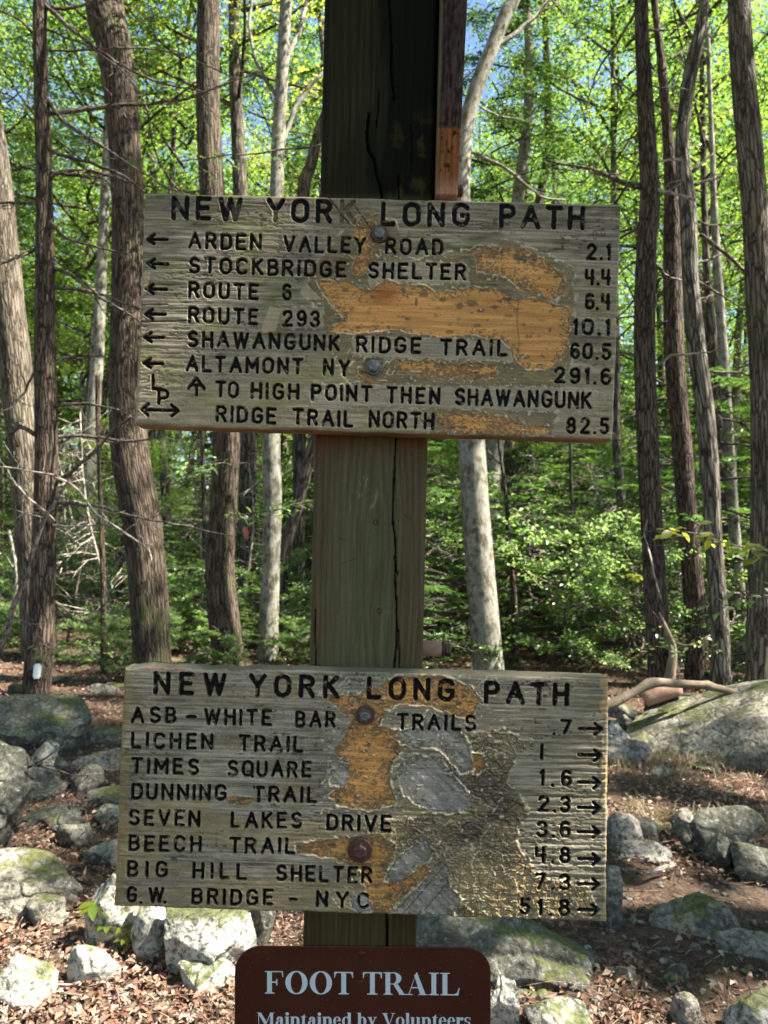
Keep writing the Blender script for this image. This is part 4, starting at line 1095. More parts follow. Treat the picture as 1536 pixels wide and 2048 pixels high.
# short needles and bark bits
acc = Acc()
for i in range(2600):
    y = 2.1 + 6.5 * rng.random() ** 1.6; x = rng.uniform(-0.6, 0.6) * y; z = float(hgt(x, y)) + 0.012
    a = rng.uniform(0, 6.28); l = rng.uniform(0.03, 0.16) * (1.0 + (rng.random() < 0.1) * 1.6); v = np.array([math.cos(a), math.sin(a), rng.uniform(-0.05, 0.12)])
    p = np.array([x, y, z]); r = rng.uniform(0.001, 0.0032)
    acc.tube(np.array([p, p + v * l * 0.5 + rng.normal(size=3) * l * 0.07, p + v * l]), [r, r * 0.9, r * 0.5], 3)
o = link('fallen_twigs', acc.mesh('fallen_twigs', bark_mat('litter_twig_bark', (0.09, 0.055, 0.04), (0.3, 0.22, 0.16), 4, 50, 0.2))); tag(o, 'thin fallen twigs and needles scattered over the ground', 'twigs', kind='stuff')
acc = Acc(); iv, if_ = ICO[3][0], ICO[3][1]
import bmesh
bm_ = bmesh.new(); bmesh.ops.create_icosphere(bm_, subdivisions=1, radius=1); pv = np.array([v.co[:] for v in bm_.verts]); pf = np.array([[v.index for v in f.verts] for f in bm_.faces]); bm_.free()
for i in range(2600):
    y = 2.1 + 5 * rng.random() ** 1.5; x = rng.uniform(-0.6, 0.6) * y; s = rng.uniform(0.004, 0.018)
    V = pv * (1 + 0.3 * rng.normal(size=(12, 1))) * s * np.array([1, 0.8, 0.6]) + np.array([x, y, float(hgt(x, y)) + s * 0.3])
    acc.add(V, None, pf)
o = link('gravel', acc.mesh('gravel', M_ROCKB, False)); tag(o, 'grit and pebbles among the litter', 'gravel', kind='stuff')
acc = Acc(); V_ = []; 
for (cx, cy, nn, rr) in ((1380, 1530, 420, 0.35), (1300, 1560, 220, 0.25), (1310, 1640, 100, 0.12), (1440, 1540, 200, 0.3), (1500, 1650, 120, 0.2)):
    c = atz(cx, cy, 0.0)
    for i in range(nn):
        x = c[0] + rng.normal() * rr; y = c[1] + rng.normal() * rr * 0.4; z = float(hgt(x, y))
        l = rng.uniform(0.05, 0.17); v = np.array([rng.normal() * 0.6, rng.normal() * 0.5, 1.0]); v /= np.linalg.norm(v); w = 0.0016
        b = np.array([x, y, z]); m_ = b + v * l * 0.6; e = b + v * l + np.array([rng.normal() * 0.05, rng.normal() * 0.04, -0.02])
        sx = np.array([w, 0, 0]); k0 = len(V_)
        V_ += [b - sx, b + sx, m_ + sx, m_ - sx, e]
V_ = np.array(V_); nb = len(V_) // 5; b0 = np.arange(nb) * 5
o = link('dry_grass', mesh_np('dry_grass', V_, [np.stack([b0, b0 + 1, b0 + 2, b0 + 3], -1), np.stack([b0 + 3, b0 + 2, b0 + 4], -1)], M_GRASS)); tag(o, 'thin dry grass growing below the large mossy boulder', 'grass', kind='stuff')

def seedling(px, py, label, seed, hpx=70, nl=7, L=0.07, d=None):
    rng = np.random.default_rng(seed)
    b = atz(px, py, 0.0) if d is None else at(px, py, d)
    root = empty('seedling', b, label, 'plant')
    acc = Acc(); la = Acc(); H = hpx / FPX * b[1]
    for s in range(2):
        top = np.array([rng.uniform(-0.03, 0.05) + s * 0.03, rng.uniform(-0.02, 0.02), H * (1 - s * 0.1)])
        acc.tube(np.array([[0.0, 0, 0], top * 0.5 + [0.006, 0, 0], top]), [0.0018, 0.0015, 0.001], 4)
        for i in range(nl):
            a = i / nl * 6.28 + rng.uniform(-.4, .4)
            leaf_detail(la, top, np.array([math.cos(a), math.sin(a) * 0.9, rng.uniform(-0.25, 0.05)]), np.array([0, -0.2, 1.0]), L * rng.uniform(0.7, 1.1), L * 0.5)
    link('stem', acc.mesh('stem', M_TWIG), root); link('leaves', la.mesh('leaves', M_LEAF_Y), root)
seedling(163, 1878, 'bright green seedling with two stems left of the upright pale rock', 31, 72, 6, 0.07)
seedling(222, 1880, 'small leafy plant growing against the upright pale rock', 32, 30, 6, 0.05, 2.75)
seedling(248, 1896, 'tiny green leaves at the foot of the cleft between the pale rocks', 33, 20, 5, 0.04, 2.7)
seedling(1275, 1210, 'low leafy plant between the right dark trunk and the slope', 34, 60, 8, 0.09, 7.0)

# ------------------------------------------------------------------ THE SIGN BOARDS
DB = 0.915           # front plane of the boards
TB = 0.038
DP = DB + TB + 0.004 # front plane of the post
def arcp(cx, cy, rx, ry, a0, a1, n=10):
    t = np.radians(np.linspace(a0, a1, n)); return [(cx + rx * math.cos(a), cy + ry * math.sin(a)) for a in t]
# single stroke routed alphabet: (width, strokes), y up, cap height 1
G = {
 'A': (.66, [[(0, 0), (.33, 1), (.66, 0)], [(.13, .36), (.53, .36)]]),
 'B': (.52, [[(0, 0), (0, 1), (.28, 1)] + arcp(.28, .76, .2, .24, 90, -90) + [(0, .52)], [(.28, .52)] + arcp(.28, .26, .24, .26, 90, -90) + [(0, 0)]]),
 'C': (.56, [arcp(.29, .72, .28, .28, 25, 180) + arcp(.29, .28, .28, .28, 180, 335)]),
 'D': (.54, [[(0, 0), (0, 1), (.24, 1)] + arcp(.24, .68, .3, .32, 90, 0) + arcp(.24, .32, .3, .32, 0, -90) + [(0, 0)]]),
 'E': (.48, [[(.48, 0), (0, 0), (0, 1), (.48, 1)], [(0, .52), (.4, .52)]]),
 'F': (.48, [[(0, 0), (0, 1), (.48, 1)], [(0, .52), (.4, .52)]]),
 'G': (.58, [arcp(.29, .72, .28, .28, 25, 180) + arcp(.29, .28, .28, .28, 180, 360) + [(.57, .46), (.33, .46)]]),
 'H': (.54, [[(0, 0), (0, 1)], [(.54, 0), (.54, 1)], [(0, .52), (.54, .52)]]),
 'I': (.0, [[(0, 0), (0, 1)]]),
 'K': (.54, [[(0, 0), (0, 1)], [(.5, 1), (.0, .4)], [(.17, .58), (.54, 0)]]),
 'L': (.46, [[(0, 1), (0, 0), (.46, 0)]]),
 'M': (.70, [[(0, 0), (0, 1), (.35, .3), (.70, 1), (.70, 0)]]),
 'N': (.56, [[(0, 0), (0, 1), (.56, 0), (.56, 1)]]),
 'O': (.58, [arcp(.29, .70, .29, .30, 0, 180) + arcp(.29, .30, .29, .30, 180, 360) + [(.58, .7)]]),
 'P': (.52, [[(0, 0), (0, 1), (.27, 1)] + arcp(.27, .74, .25, .26, 90, -90) + [(0, .48)]]),
 'Q': (.58, [arcp(.29, .70, .29, .30, 0, 180) + arcp(.29, .30, .29, .30, 180, 360) + [(.58, .7)], [(.34, .26), (.62, -.06)]]),
 'R': (.54, [[(0, 0), (0, 1), (.27, 1)] + arcp(.27, .75, .25, .25, 90, -90) + [(0, .5)], [(.27, .5), (.54, 0)]]),
 'S': (.54, [arcp(.27, .75, .25, .25, 30, 270) + arcp(.27, .25, .26, .25, 90, -150)]),
 'T': (.56, [[(0, 1), (.56, 1)], [(.28, 1), (.28, 0)]]),
 'U': (.54, [[(0, 1), (0, .28)] + arcp(.27, .27, .27, .27, 180, 360) + [(.54, 1)]]),
 'V': (.60, [[(0, 1), (.3, 0), (.60, 1)]]),
 'W': (.84, [[(0, 1), (.21, 0), (.42, 1), (.63, 0), (.84, 1)]]),
 'Y': (.60, [[(0, 1), (.3, .47), (.60, 1)], [(.3, .47), (.3, 0)]]),
 '0': (.54, [arcp(.27, .70, .27, .30, 0, 180) + arcp(.27, .30, .27, .30, 180, 360) + [(.54, .7)]]),
 '1': (.12, [[(0, .84), (.12, 1), (.12, 0)]]),
 '2': (.52, [arcp(.26, .74, .25, .26, 170, -30) + [(0, 0), (.52, 0)]]),
 '3': (.50, [arcp(.24, .76, .23, .24, 160, -90) , arcp(.24, .26, .25, .26, 90, -160)]),
 '4': (.50, [[(0, 1), (0, .45), (.50, .45)], [(.42, 1), (.42, 0)]]),
 '5': (.50, [[(.48, 1), (.06, 1), (.04, .56)] + arcp(.24, .31, .25, .31, 125, -150)]),
 '6': (.50, [arcp(.26, .74, .24, .26, 40, 180) + [(.02, .3)], arcp(.26, .29, .24, .29, 0, 360, 16)]),
 '7': (.50, [[(0, 1), (.50, 1), (.16, 0)]]),
 '8': (.52, [arcp(.26, .76, .21, .24, 0, 360, 16), arcp(.26, .27, .26, .27, 0, 360, 16)]),
 '9': (.50, [arcp(.25, .71, .24, .29, 0, 360, 16), [(.49, .7)] + arcp(.25, .27, .24, .27, 0, -140)]),
 '.': (.0, [[(0, .0), (0.01, .0)]]),
 '-': (.42, [[(0, .44), (.42, .44)]]),
}
def word_strokes(txt, x0, x1, ya, yb, h):
    """strokes in photo pixels for a word whose baseline runs (x0,ya)-(x1,yb) and whose caps are h px high"""
    sw = 3.2
    x0 += sw; x1 -= sw; h -= 5.5; ya -= 2.7; yb -= 2.7
    ws = [G[c][0] for c in txt]
    tot = sum(ws) * h
    gap = (x1 - x0 - tot) / max(1, len(txt) - 1)
    sc = 1.0
    if len(txt) == 1: sc = 1.0 if tot < 0.1 * h else (x1 - x0) / tot
    elif gap < 0.16 * h:                     # narrow the letters rather than let them touch
        sc = (x1 - x0) / (tot + 0.26 * h * (len(txt) - 1)) ; gap = 0.26 * h * sc
    elif gap > 0.50 * h and len(txt) > 2:
        sc = min(1.18, (x1 - x0) / (tot + 0.42 * h * (len(txt) - 1))); gap = (x1 - x0 - tot * sc) / (len(txt) - 1)
    out = []; cx = x0; n = 0
    lean = -0.028
    for c, w in zip(txt, ws):
        jx, jy = random.uniform(-.5, .5), random.uniform(-.6, .6)
        for st in G[c][1]:
            P = []
            for (u, v) in st:
                X_ = cx + u * h * sc
                yb_ = ya + (yb - ya) * (X_ - x0) / max(1, x1 - x0)
                P.append((X_ + jx - lean * v * h * -1 * -1, yb_ - v * h + jy))
            out.append(P)
        cx += w * h * sc + gap
    return out
def arrow_l(x, y, x2, y2, hh=9, hl=14):
    s = -1 if x < x2 else 1
    return [[(x2, y2), (x, y)], [(x - s * hl, y - hh), (x, y), (x - s * hl, y + hh)]]

def build_board(corners, lines, marks, colour_fn, bolts, name, label, top_rag=0.0, res=1.5, sw_title=3.7, sw=2.6):
    lines = [(t_, st_, w_) for (_, wl_, w_) in lines for (t_, st_) in wl_]
    (tlx, tly), (trx, try_), (brx, bry), (blx, bly) = corners
    nu = int((trx - tlx) / res); nv = int((bly - tly) / res)
    u = np.linspace(0, 1, nu); v = np.linspace(0, 1, nv)
    U, Vv = np.meshgrid(u, v)
    PX = (tlx * (1 - U) + trx * U) * (1 - Vv) + (blx * (1 - U) + brx * U) * Vv
    PY = (tly * (1 - U) + try_ * U) * (1 - Vv) + (bly * (1 - U) + bry * U) * Vv
    # irregular outline
    eT = (1 - Vv) ** 14; eB = Vv ** 14; eL = (1 - U) ** 40; eR = U ** 40
    PY = PY + eT * ((fbm2(PX / 40, PX * 0, 3, 4) - 0.5) * 3.0 + top_rag * (fbm2(PX / 26, PX * 0 + 4, 8, 4) - 0.35) * 12 * (PX < tlx + 300))
    PY = PY + eB * (fbm2(PX / 40, PX * 0 + 9, 5, 4) - 0.5) * 3
    PX = PX + (eL * (fbm2(PY / 30, PY * 0, 6, 4) - 0.5) + eR * (fbm2(PY / 30, PY * 0 + 7, 7, 4) - 0.5)) * 3.5
    # distance to strokes
    DS = np.full(PX.shape, 99.0); ID = np.full(PX.shape, -1); SW = np.full(PX.shape, sw)
    allstrokes = []
    for li, (lname, strokes, w_) in enumerate(lines + marks):
        for st in strokes:
            for a, b in zip(st[:-1], st[1:]): allstrokes.append((li, a, b, w_))
    nzw = (fbm2(PX / 5, PY / 5, 31, 2) - 0.5) * 1.7
    for li, a, b, w_ in allstrokes:
        xa, xb = min(a[0], b[0]) - 9, max(a[0], b[0]) + 9; ya, yb = min(a[1], b[1]) - 9, max(a[1], b[1]) + 9
        c0 = max(0, int(((xa - tlx) / (trx - tlx)) * nu) - 16); c1 = min(nu, int(((xb - tlx) / (trx - tlx)) * nu) + 28)
        tt = 46
        r0 = max(0, int((ya - tly - tt) / res)); r1 = min(nv, int((yb - tly + tt) / res) + 4)
        if c1 <= c0 or r1 <= r0: continue
        sl = (slice(r0, r1), slice(c0, c1))
        x, y = PX[sl], PY[sl]; dx, dy = b[0] - a[0], b[1] - a[1]
        t = np.clip(((x - a[0]) * dx + (y - a[1]) * dy) / (dx * dx + dy * dy + 1e-9), 0, 1)
        dd_ = np.hypot(x - a[0] - t * dx, y - a[1] - t * dy) - w_
        m = dd_ < DS[sl]
        DS[sl] = np.where(m, dd_, DS[sl]); ID[sl] = np.where(m, li, ID[sl]); SW[sl] = np.where(m, w_, SW[sl])
    DS = DS + nzw
    groove = sstep(0.9, -1.6, DS)
    black = sstep(1.0, -0.4, DS)
    col, rgh, H = colour_fn(PX, PY)
    # paint in the grooves
    bk = np.stack([0.0055 + 0 * PX, 0.005 + 0 * PX, 0.005 + 0 * PX], -1)
    worn = fbm2(PX / 7, PY / 7, 55, 3)
    bkf = black * (1 - 0.75 * sstep(0.66, 0.80, worn))
    extra = colour_fn.worn(PX, PY) if hasattr(colour_fn, 'worn') else 0
    bkf = bkf * (1 - extra)
    col = col * (1 - bkf[..., None]) + bk * bkf[..., None]
    rim = np.exp(-((DS - 1.5) / 0.9) ** 2) * sstep(0.45, 0.7, fbm2(PX / 9, PY / 9, 91, 3))
    col = col * (1 + 0.75 * rim[..., None])  # bright highlight along the letter edges, painted into the colour
    rgh = rgh * (1 - bkf) + 0.42 * bkf
    H = H * (1 - groove) - groove * 0.0034 + rim * 0.0005
    for (bx, by, br) in bolts:
        db = np.hypot(PX - bx, PY - by)
        H = np.where(db < br * 1.25, np.minimum(H, 0.0) , H)
        st_ = sstep(br * 1.75, br * 1.0, db + (fbm2(PX / 6, PY / 6, 12, 2) - 0.5) * 10)
        col = col * (1 - 0.55 * st_[..., None]) + np.array([0.05, 0.028, 0.015]) * 0.55 * st_[..., None]
    W3 = at(PX.ravel(), PY.ravel(), DB).reshape(nv, nu, 3)
    W3[..., 1] -= H
    # soften board edges
    ex = np.minimum(np.minimum(U * nu, (1 - U) * nu), np.minimum(Vv * nv, (1 - Vv) * nv)) * res
    W3[..., 1] += 0.0022 * np.clip(1 - ex / 5, 0, 1) ** 2
    V = W3.reshape(-1, 3); C = np.concatenate([col, rgh[..., None]], -1).reshape(-1, 4)
    ii = (np.arange(nv - 1)[:, None] * nu + np.arange(nu - 1)[None, :])
    F = np.stack([ii, ii + nu, ii + nu + 1, ii + 1], -1)
    fid = np.where((DS < 0.55)[:-1, :-1] & (DS < 0.9)[1:, 1:], ID[:-1, :-1], -1)
    cw = V.mean(0); root_loc = Vector((float(cw[0]), DB, float(cw[2])))
    root = empty(name, root_loc, label, 'sign')
    def sub(fm, nm, extraV=None, extraF=None, extraC=None):
        ff = F[fm]; used, inv = np.unique(ff, return_inverse=True)
        vv = V[used]; cc = C[used]; ff = inv.reshape(-1, 4)
        if extraV is not None:
            ff = np.vstack([ff, extraF + len(vv)]); vv = np.vstack([vv, extraV]); cc = np.vstack([cc, extraC])
        me = mesh_np(nm, vv - np.array(root_loc), ff, M_BOARD, attrs={'paint': ('FLOAT_COLOR', cc)})
        return link(nm, me, root)
    # sides and back: rings of the outline pushed back
    idx = np.arange(nv * nu).reshape(nv, nu)
    ring = np.concatenate([idx[0, :-1], idx[:-1, -1], idx[-1, :0:-1], idx[:0:-1, 0]])
    rn = len(ring); rings = []; rc = []
    rp = V[ring]; rcx = PX.reshape(-1)[ring]; rcy = PY.reshape(-1)[ring]
    tcol = np.array([0.55, 0.31, 0.17]); gcol = np.array([0.20, 0.17, 0.12])  # lower edges orange, ground bounce light painted into their brightness
    cen = rp.mean(0)
    for j, f in enumerate([0, 0.02, 0.25, 0.5, 0.75, 0.97, 1.0]):
        q = rp.copy(); q[:, 1] = rp[:, 1] + (DB + TB - rp[:, 1]) * f
        s_ = (0.0012 * (fbm2(rcx / 9 + j * 3, rcy / 9, 17, 3) - 0.5)) * (0 < f < 1)
        q[:, 2] += s_; q[:, 0] += s_
        if f in (0.97, 1.0): q = q + (cen - q) * np.array([1, 0, 1]) * (0.002 if f == 1.0 else 0)
        rings.append(q)
        w_ = fbm2(rcx / 60 + j * .3, rcy / 60, 23, 3)[:, None]
        low = (rcy > np.percentile(rcy, 55))[:, None] if name else 0
        cc = gcol * (1 - 0.0) * np.where(low, 0.0, 1.0) + tcol * np.where(low, 1.0, 0.0)
        cc = np.where(w_ > 0.52, cc, cc * 0.7 + 0.3 * gcol)
        rc.append(np.concatenate([cc, np.full((rn, 1), 0.8)], -1))
    m = len(rings); RV = np.vstack(rings); RC = np.vstack(rc); a_ = np.arange(rn); b_ = (a_ + 1) % rn
    RF = np.vstack([np.stack([j * rn + a_, j * rn + b_, (j + 1) * rn + b_, (j + 1) * rn + a_], -1) for j in range(m - 1)])
    cb = np.array([[cen[0], DB + TB, cen[2]]])
    RV = np.vstack([RV, cb]); RC = np.vstack([RC, [[*gcol, .8]]])
    # back as quads of a fan (two ring steps per quad)
    a2 = np.arange(0, rn - 1, 2); lastr = (m - 1) * rn
    bfq = np.stack([lastr + a2, lastr + a2 + 1, lastr + (a2 + 2) % rn, np.full(len(a2), len(RV) - 1)], -1)
    RF = np.vstack([RF, bfq])
    sub(fid < 0, 'plank', RV, RF, RC)
    for li, (lname, strokes, w_) in enumerate(lines):
        if (fid == li).any():
            o = sub(fid == li, 'lettering'); o['label'] = 'black routed letters reading "%s"' % lname
    for mi, (lname, strokes, w_) in enumerate(marks):
        li = len(lines) + mi
        if (fid == li).any():
            o = sub(fid == li, lname)
    return root

def inpoly(PX, PY, poly, soft=0.0, seed=0, amp=9.0, sc=16.0):
    """signed distance (px, negative inside) to a wobbly polygon"""
    X_ = PX + (fbm2(PX / sc, PY / sc, seed + 1, 4, 0.6) - 0.5) * amp * 2
    Y_ = PY + (fbm2(PX / sc + 50, PY / sc, seed + 2, 4, 0.6) - 0.5) * amp * 2
    P = np.array(poly, float); ins = np.zeros(PX.shape, bool); dmin = np.full(PX.shape, 1e9)
    for a, b in zip(P, np.roll(P, -1, 0)):
        c = ((a[1] > Y_) != (b[1] > Y_)) & (X_ < (b[0] - a[0]) * (Y_ - a[1]) / (b[1] - a[1] + 1e-9) + a[0])
        ins ^= c
        dx, dy = b - a; t = np.clip(((X_ - a[0]) * dx + (Y_ - a[1]) * dy) / (dx * dx + dy * dy + 1e-9), 0, 1)
        dmin = np.minimum(dmin, np.hypot(X_ - a[0] - t * dx, Y_ - a[1] - t * dy))
    return np.where(ins, -dmin, dmin)

def lerp(a, b, f): return a * (1 - f[..., None]) + b * f[..., None]
def C3(*c): return np.array(c, float)
GREYW = C3(0.335, 0.29, 0.215); DARKW = C3(0.12, 0.094, 0.06); TANW = C3(0.385, 0.30, 0.18); CREAM = C3(0.66, 0.56, 0.38)
ORANGE = C3(0.66, 0.32, 0.10); ORDARK = C3(0.34, 0.11, 0.022); GOLD = C3(0.215, 0.15, 0.055); DKGOLD = C3(0.10, 0.07, 0.028); BAREGREY = C3(0.32, 0.28, 0.23)

def peel(col, rgh, H, sd, inside, seed, PX, PY, lift=0.0011, cream=0.9, spots=0.5, spotcol=DARKW):
    """a patch where the coating has come off: wood `inside`, ragged lifted rim around it"""
    f = sstep(1.2, -1.0, sd)
    speck = fbm2(PX / 4.2, PY / 3.0, seed + 30, 3)
    edge = sstep(-30, 0, sd + (fbm2(PX / 30, PY / 18, seed + 33, 3) - 0.5) * 50) * 0.19
    th_ = 0.76 - 0.17 * sstep(0.5, 0.85, spots); sp = sstep(th_ - edge * 1.3, th_ + 0.07 - edge * 1.3, speck) * f
    # elliptical dark stains left on the wood
    st = fbm2(PX / 15, PY / 8, seed + 44, 2, 0.35); stf = sstep(0.74, 0.80, st) * f * spots
    inn = lerp(inside, np.broadcast_to(spotcol, inside.shape), np.clip(sp * 0.75 + stf * 0.8, 0, 1))
    col = lerp(col, inn, f)
    rimn = fbm2(PX / 11, PY / 11, seed + 60, 3)
    rim = np.exp(-((sd - 1.8) / (0.9 + 2.2 * fbm2(PX / 16, PY / 16, seed + 61, 2))) ** 2) * sstep(0.5, 0.6, rimn)
    col = lerp(col, np.broadcast_to(CREAM, col.shape), np.clip(rim * cream, 0, 1))
    rimd = np.exp(-((sd + 2.0) / 1.2) ** 2) * sstep(0.4, 0.6, rimn)
    col = col * (1 - 0.45 * rimd[..., None])
    H = H * (1 - f) - 0.0006 * f + rim * lift + sstep(6, 0, sd) * (1 - f) * 0.0004
    rgh = rgh * (1 - f) + 0.5 * f
    return col, rgh, H

def flakes(col, rgh, H, PX, PY, zone_f, seed, scale=13, th=0.70):
    """small curled slivers of coating standing up"""
    a = fbm2(PX / scale, PY / scale, seed, 2) * 6.28
    q = PX * np.cos(0.6) + PY * np.sin(0.6); w = -PX * np.sin(0.6) + PY * np.cos(0.6)
    n1 = vn2(q / 3.2, w / 10, seed + 2); n2 = vn2(PX / 11, PY / 3.4, seed + 3); n3 = vn2(w / 3.4, q / 9, seed + 5)
    pick = vn2(PX / 40, PY / 40, seed + 9)
    n = np.where(pick < 0.4, n1, np.where(pick < 0.62, n2, n3))
    f = sstep(th + 0.12, th + 0.2, n) * zone_f
    col = lerp(col, np.broadcast_to(CREAM, col.shape), np.clip(f * 0.8, 0, 1))
    return col, rgh * (1 - f * 0.3), H + f * 0.0010

def base_wood(PX, PY, seed, c1, c2, rowlen=34):
    slope = PY - (PX - 757) * 0.025
    g1 = fbm2(PX / 120, slope / 3.2, seed, 4, 0.62); g2 = fbm2(PX / rowlen, slope / 9, seed + 5, 4, 0.6)
    pit = fbm2(PX / 9, slope / 3.0, seed + 8, 3, 0.6)
    f = np.clip(0.5 + (g1 - 0.5) * 1.8 + (g2 - 0.5) * 0.9, 0, 1)
    col = lerp(np.broadcast_to(c1, PX.shape + (3,)) * 1.0, np.broadcast_to(c2, PX.shape + (3,)) * 1.0, f)
    pf = sstep(0.60, 0.70, pit) * sstep(0.42, 0.62, fbm2(PX / 60, slope / 40, seed + 12, 3))
    col = lerp(col, np.broadcast_to(DARKW * 0.45, col.shape), pf * 0.75)
    H = (g1 - 0.5) * 0.0010 + (g2 - 0.5) * 0.0006 - pf * 0.0006
    return col, H

def upper_fn(PX, PY):
    col, H = base_wood(PX, PY, 3, DARKW * 1.05, GREYW * 1.12)
    rgh = np.full(PX.shape, 0.62)
    big = fbm2(PX / 150, PY / 90, 61, 3)
    tan = np.clip(sstep(640, 780, PY + (big - 0.5) * 220) * 0.85 + sstep(0.55, 0.68, big) * 0.3, 0, 1)
    tw = TANW * (0.82 + 0.4 * fbm2(PX / 30, PY / 6, 64, 4)[..., None])
    col = lerp(col, tw, tan * 0.75)
    rgh = rgh - 0.14 * tan
    # darker stained top edge and greenish algae
    col = lerp(col, np.broadcast_to(C3(0.10, 0.085, 0.05), col.shape), sstep(455, 395, PY - (PX - 290) * 0.024) * 0.45 * sstep(0.35, 0.6, big + 0.1))
    alg = sstep(0.5, 0.75, fbm2(PX / 70, PY / 50, 71, 4)); col = lerp(col, col * C3(0.88, 0.95, 0.74), alg)
    # tan halo of half peeled varnish round the big bare patch
    halo = inpoly(PX, PY, [(615, 545), (720, 430), (790, 440), (800, 520), (940, 500), (1010, 482), (1090, 505), (1150, 545), (1150, 700), (1120, 780), (1100, 870), (860, 872), (790, 770), (700, 780), (650, 660), (620, 600)], seed=5, amp=12, sc=22)
    hf = sstep(2, -2, halo)
    spk = fbm2(PX / 5, PY / 3.6, 83, 3)
    hc = lerp(np.broadcast_to(C3(0.24, 0.17, 0.07), col.shape), np.broadcast_to(DARKW * 1.3, col.shape), sstep(0.45, 0.6, spk))
    col = lerp(col, hc, hf * 0.72)
    H = H - hf * 0.0003
    rim = np.exp(-((halo - 1.5) / 1.8) ** 2) * sstep(0.45, 0.6, fbm2(PX / 12, PY / 12, 90, 3)); col = lerp(col, np.broadcast_to(CREAM * 0.9, col.shape), rim * 0.8); H = H + rim * 0.0008
    # kept coating around the words in the middle
    for bx in ((735, 522, 936, 566), (705, 676, 1020, 716), (626, 770, 1195, 815), (562, 618, 645, 660)):
        dx = np.maximum(np.maximum(bx[0] - PX, PX - bx[2]), np.maximum(bx[1] - PY + (PX - 757) * .02, PY - (PX - 757) * .02 - bx[3])) + (fbm2(PX / 12, PY / 12, 95, 3) - 0.5) * 14
        k_ = sstep(1, -2, dx); col = lerp(col, lerp(np.broadcast_to(GREYW * 0.95, col.shape), tw, np.full(PX.shape, 0.35)), k_ * 0.9); hf = hf * (1 - k_)
        rim = np.exp(-((dx - 1) / 1.4) ** 2) * sstep(0.5, 0.62, fbm2(PX / 9, PY / 9, 97, 3)); col = lerp(col, np.broadcast_to(CREAM, col.shape), rim * 0.7); H = H + rim * 0.0008 + k_ * 0.0004
    og = fbm2(PX / 90, (PY - 0.03 * PX) / 5, 101, 4)
    orange = lerp(np.broadcast_to(ORANGE * 0.78, col.shape), np.broadcast_to(ORANGE * 1.08, col.shape), sstep(0.3, 0.7, og))
    # knot with its red flare
    kd = np.hypot((PX - 768) / 1.6, PY - 592); kd2 = np.hypot((PX - 803) / 1.5, PY - 662)
    kr = np.clip(np.exp(-(kd / 22) ** 2) * 0.8 + np.exp(-(kd2 / 9) ** 2), 0, 1)
    orange = lerp(orange, np.broadcast_to(ORDARK, col.shape), kr)
    for i, poly in enumerate([
        [(716, 442), (746, 440), (752, 458), (736, 480), (758, 505), (746, 522), (728, 548), (712, 555), (702, 535), (718, 500), (708, 460)],
        [(945, 500), (1000, 494), (1060, 497), (1085, 520), (1112, 542), (1130, 560), (1132, 590), (1100, 600), (1075, 585), (1040, 580), (1020, 560), (1000, 548), (955, 545)],
        [(630, 560), (700, 566), (738, 585), (770, 560), (800, 570), (850, 572), (870, 585), (905, 582), (950, 575), (1000, 583), (1030, 602), (1060, 592), (1110, 610), (1146, 618), (1140, 640), (1135, 680), (1128, 712), (1098, 735), (1060, 742), (1035, 725), (1025, 702), (1000, 680), (950, 670), (880, 672), (820, 665), (790, 660), (700, 667), (655, 660), (690, 640), (660, 605)],
        [(795, 718), (830, 722), (992, 728), (992, 752), (960, 760), (860, 755), (796, 748)],
        [(872, 826), (930, 824), (1020, 835), (1045, 852), (1100, 858), (1090, 868), (900, 865), (880, 850)],
        [(720, 738), (738, 745), (742, 768), (722, 766), (714, 755)]]):
        sd = inpoly(PX, PY, poly, seed=200 + i * 7, amp=(4 if i in (2,) else 6))
        if i in (3, 4): sd = sd + 3 * (fbm2(PX / 6, PY / 4, 7, 3) - 0.5) * 6
        col, rgh, H = peel(col, rgh, H, sd, orange * (0.9 if i in (0, 5) else 1), 210 + i * 5, PX, PY, spots=(0.5 if i == 2 else 0.9), cream=(0.7 if i in (1, 2) else 0.4))
    # dark oval marks left on the bare wood
    for (ex, ey, ea, eb, ring_) in ((848, 590, 9, 5, 0), (884, 600, 7, 4, 0), (920, 612, 8, 6, 0), (944, 606, 12, 8, 0), (962, 621, 10, 4, 0), (990, 614, 10, 4, 0), (1016, 598, 9, 5, 0), (1071, 602, 7, 3, 0), (1083, 604, 3, 2, 0),
        (953, 651, 7, 3.5, 1), (816, 638, 6, 4, 0), (752, 652, 8, 3, 1), (776, 653, 5, 3, 0), (900, 664, 9, 3.5, 0), (1058, 673, 8, 3.5, 1), (1050, 714, 10, 4, 1), (1100, 660, 3, 5, 0), (806, 582, 4, 2, 0), (745, 594, 5, 3, 0), (952, 746, 6, 3, 0), (690, 580, 7, 4, 0), (680, 640, 8, 4, 0), (715, 655, 6, 3, 0), (832, 604, 3, 9, 0), (975, 640, 2, 2, 0), (1048, 650, 3, 2, 0)):
        ed_ = np.hypot((PX - ex) / ea, (PY - ey) / eb) + (fbm2(PX / 5, PY / 5, 811, 3) - 0.5) * 0.9
        ef_ = sstep(1.15, 0.75, ed_) * (np.where(ed_ < 0.62, 0.45, 1.0) if ring_ else 0.85)
        col = lerp(col, np.broadcast_to(DARKW * 0.85, col.shape), ef_ * 0.85); H = H - ef_ * 0.0004
    mot = fbm2(PX / 55, PY / 28, 821, 4); col = col * (0.80 + 0.42 * mot)[..., None]
    # long thin scratch on the bare wood
    sc_ = np.abs(PX - (1036 - 2 * np.sin(PY / 14))) ; sf = sstep(1.6, 0.3, sc_) * ((PY > 598) & (PY < 705)); col = lerp(col, np.broadcast_to(DARKW * 0.6, col.shape), sf * 0.7)
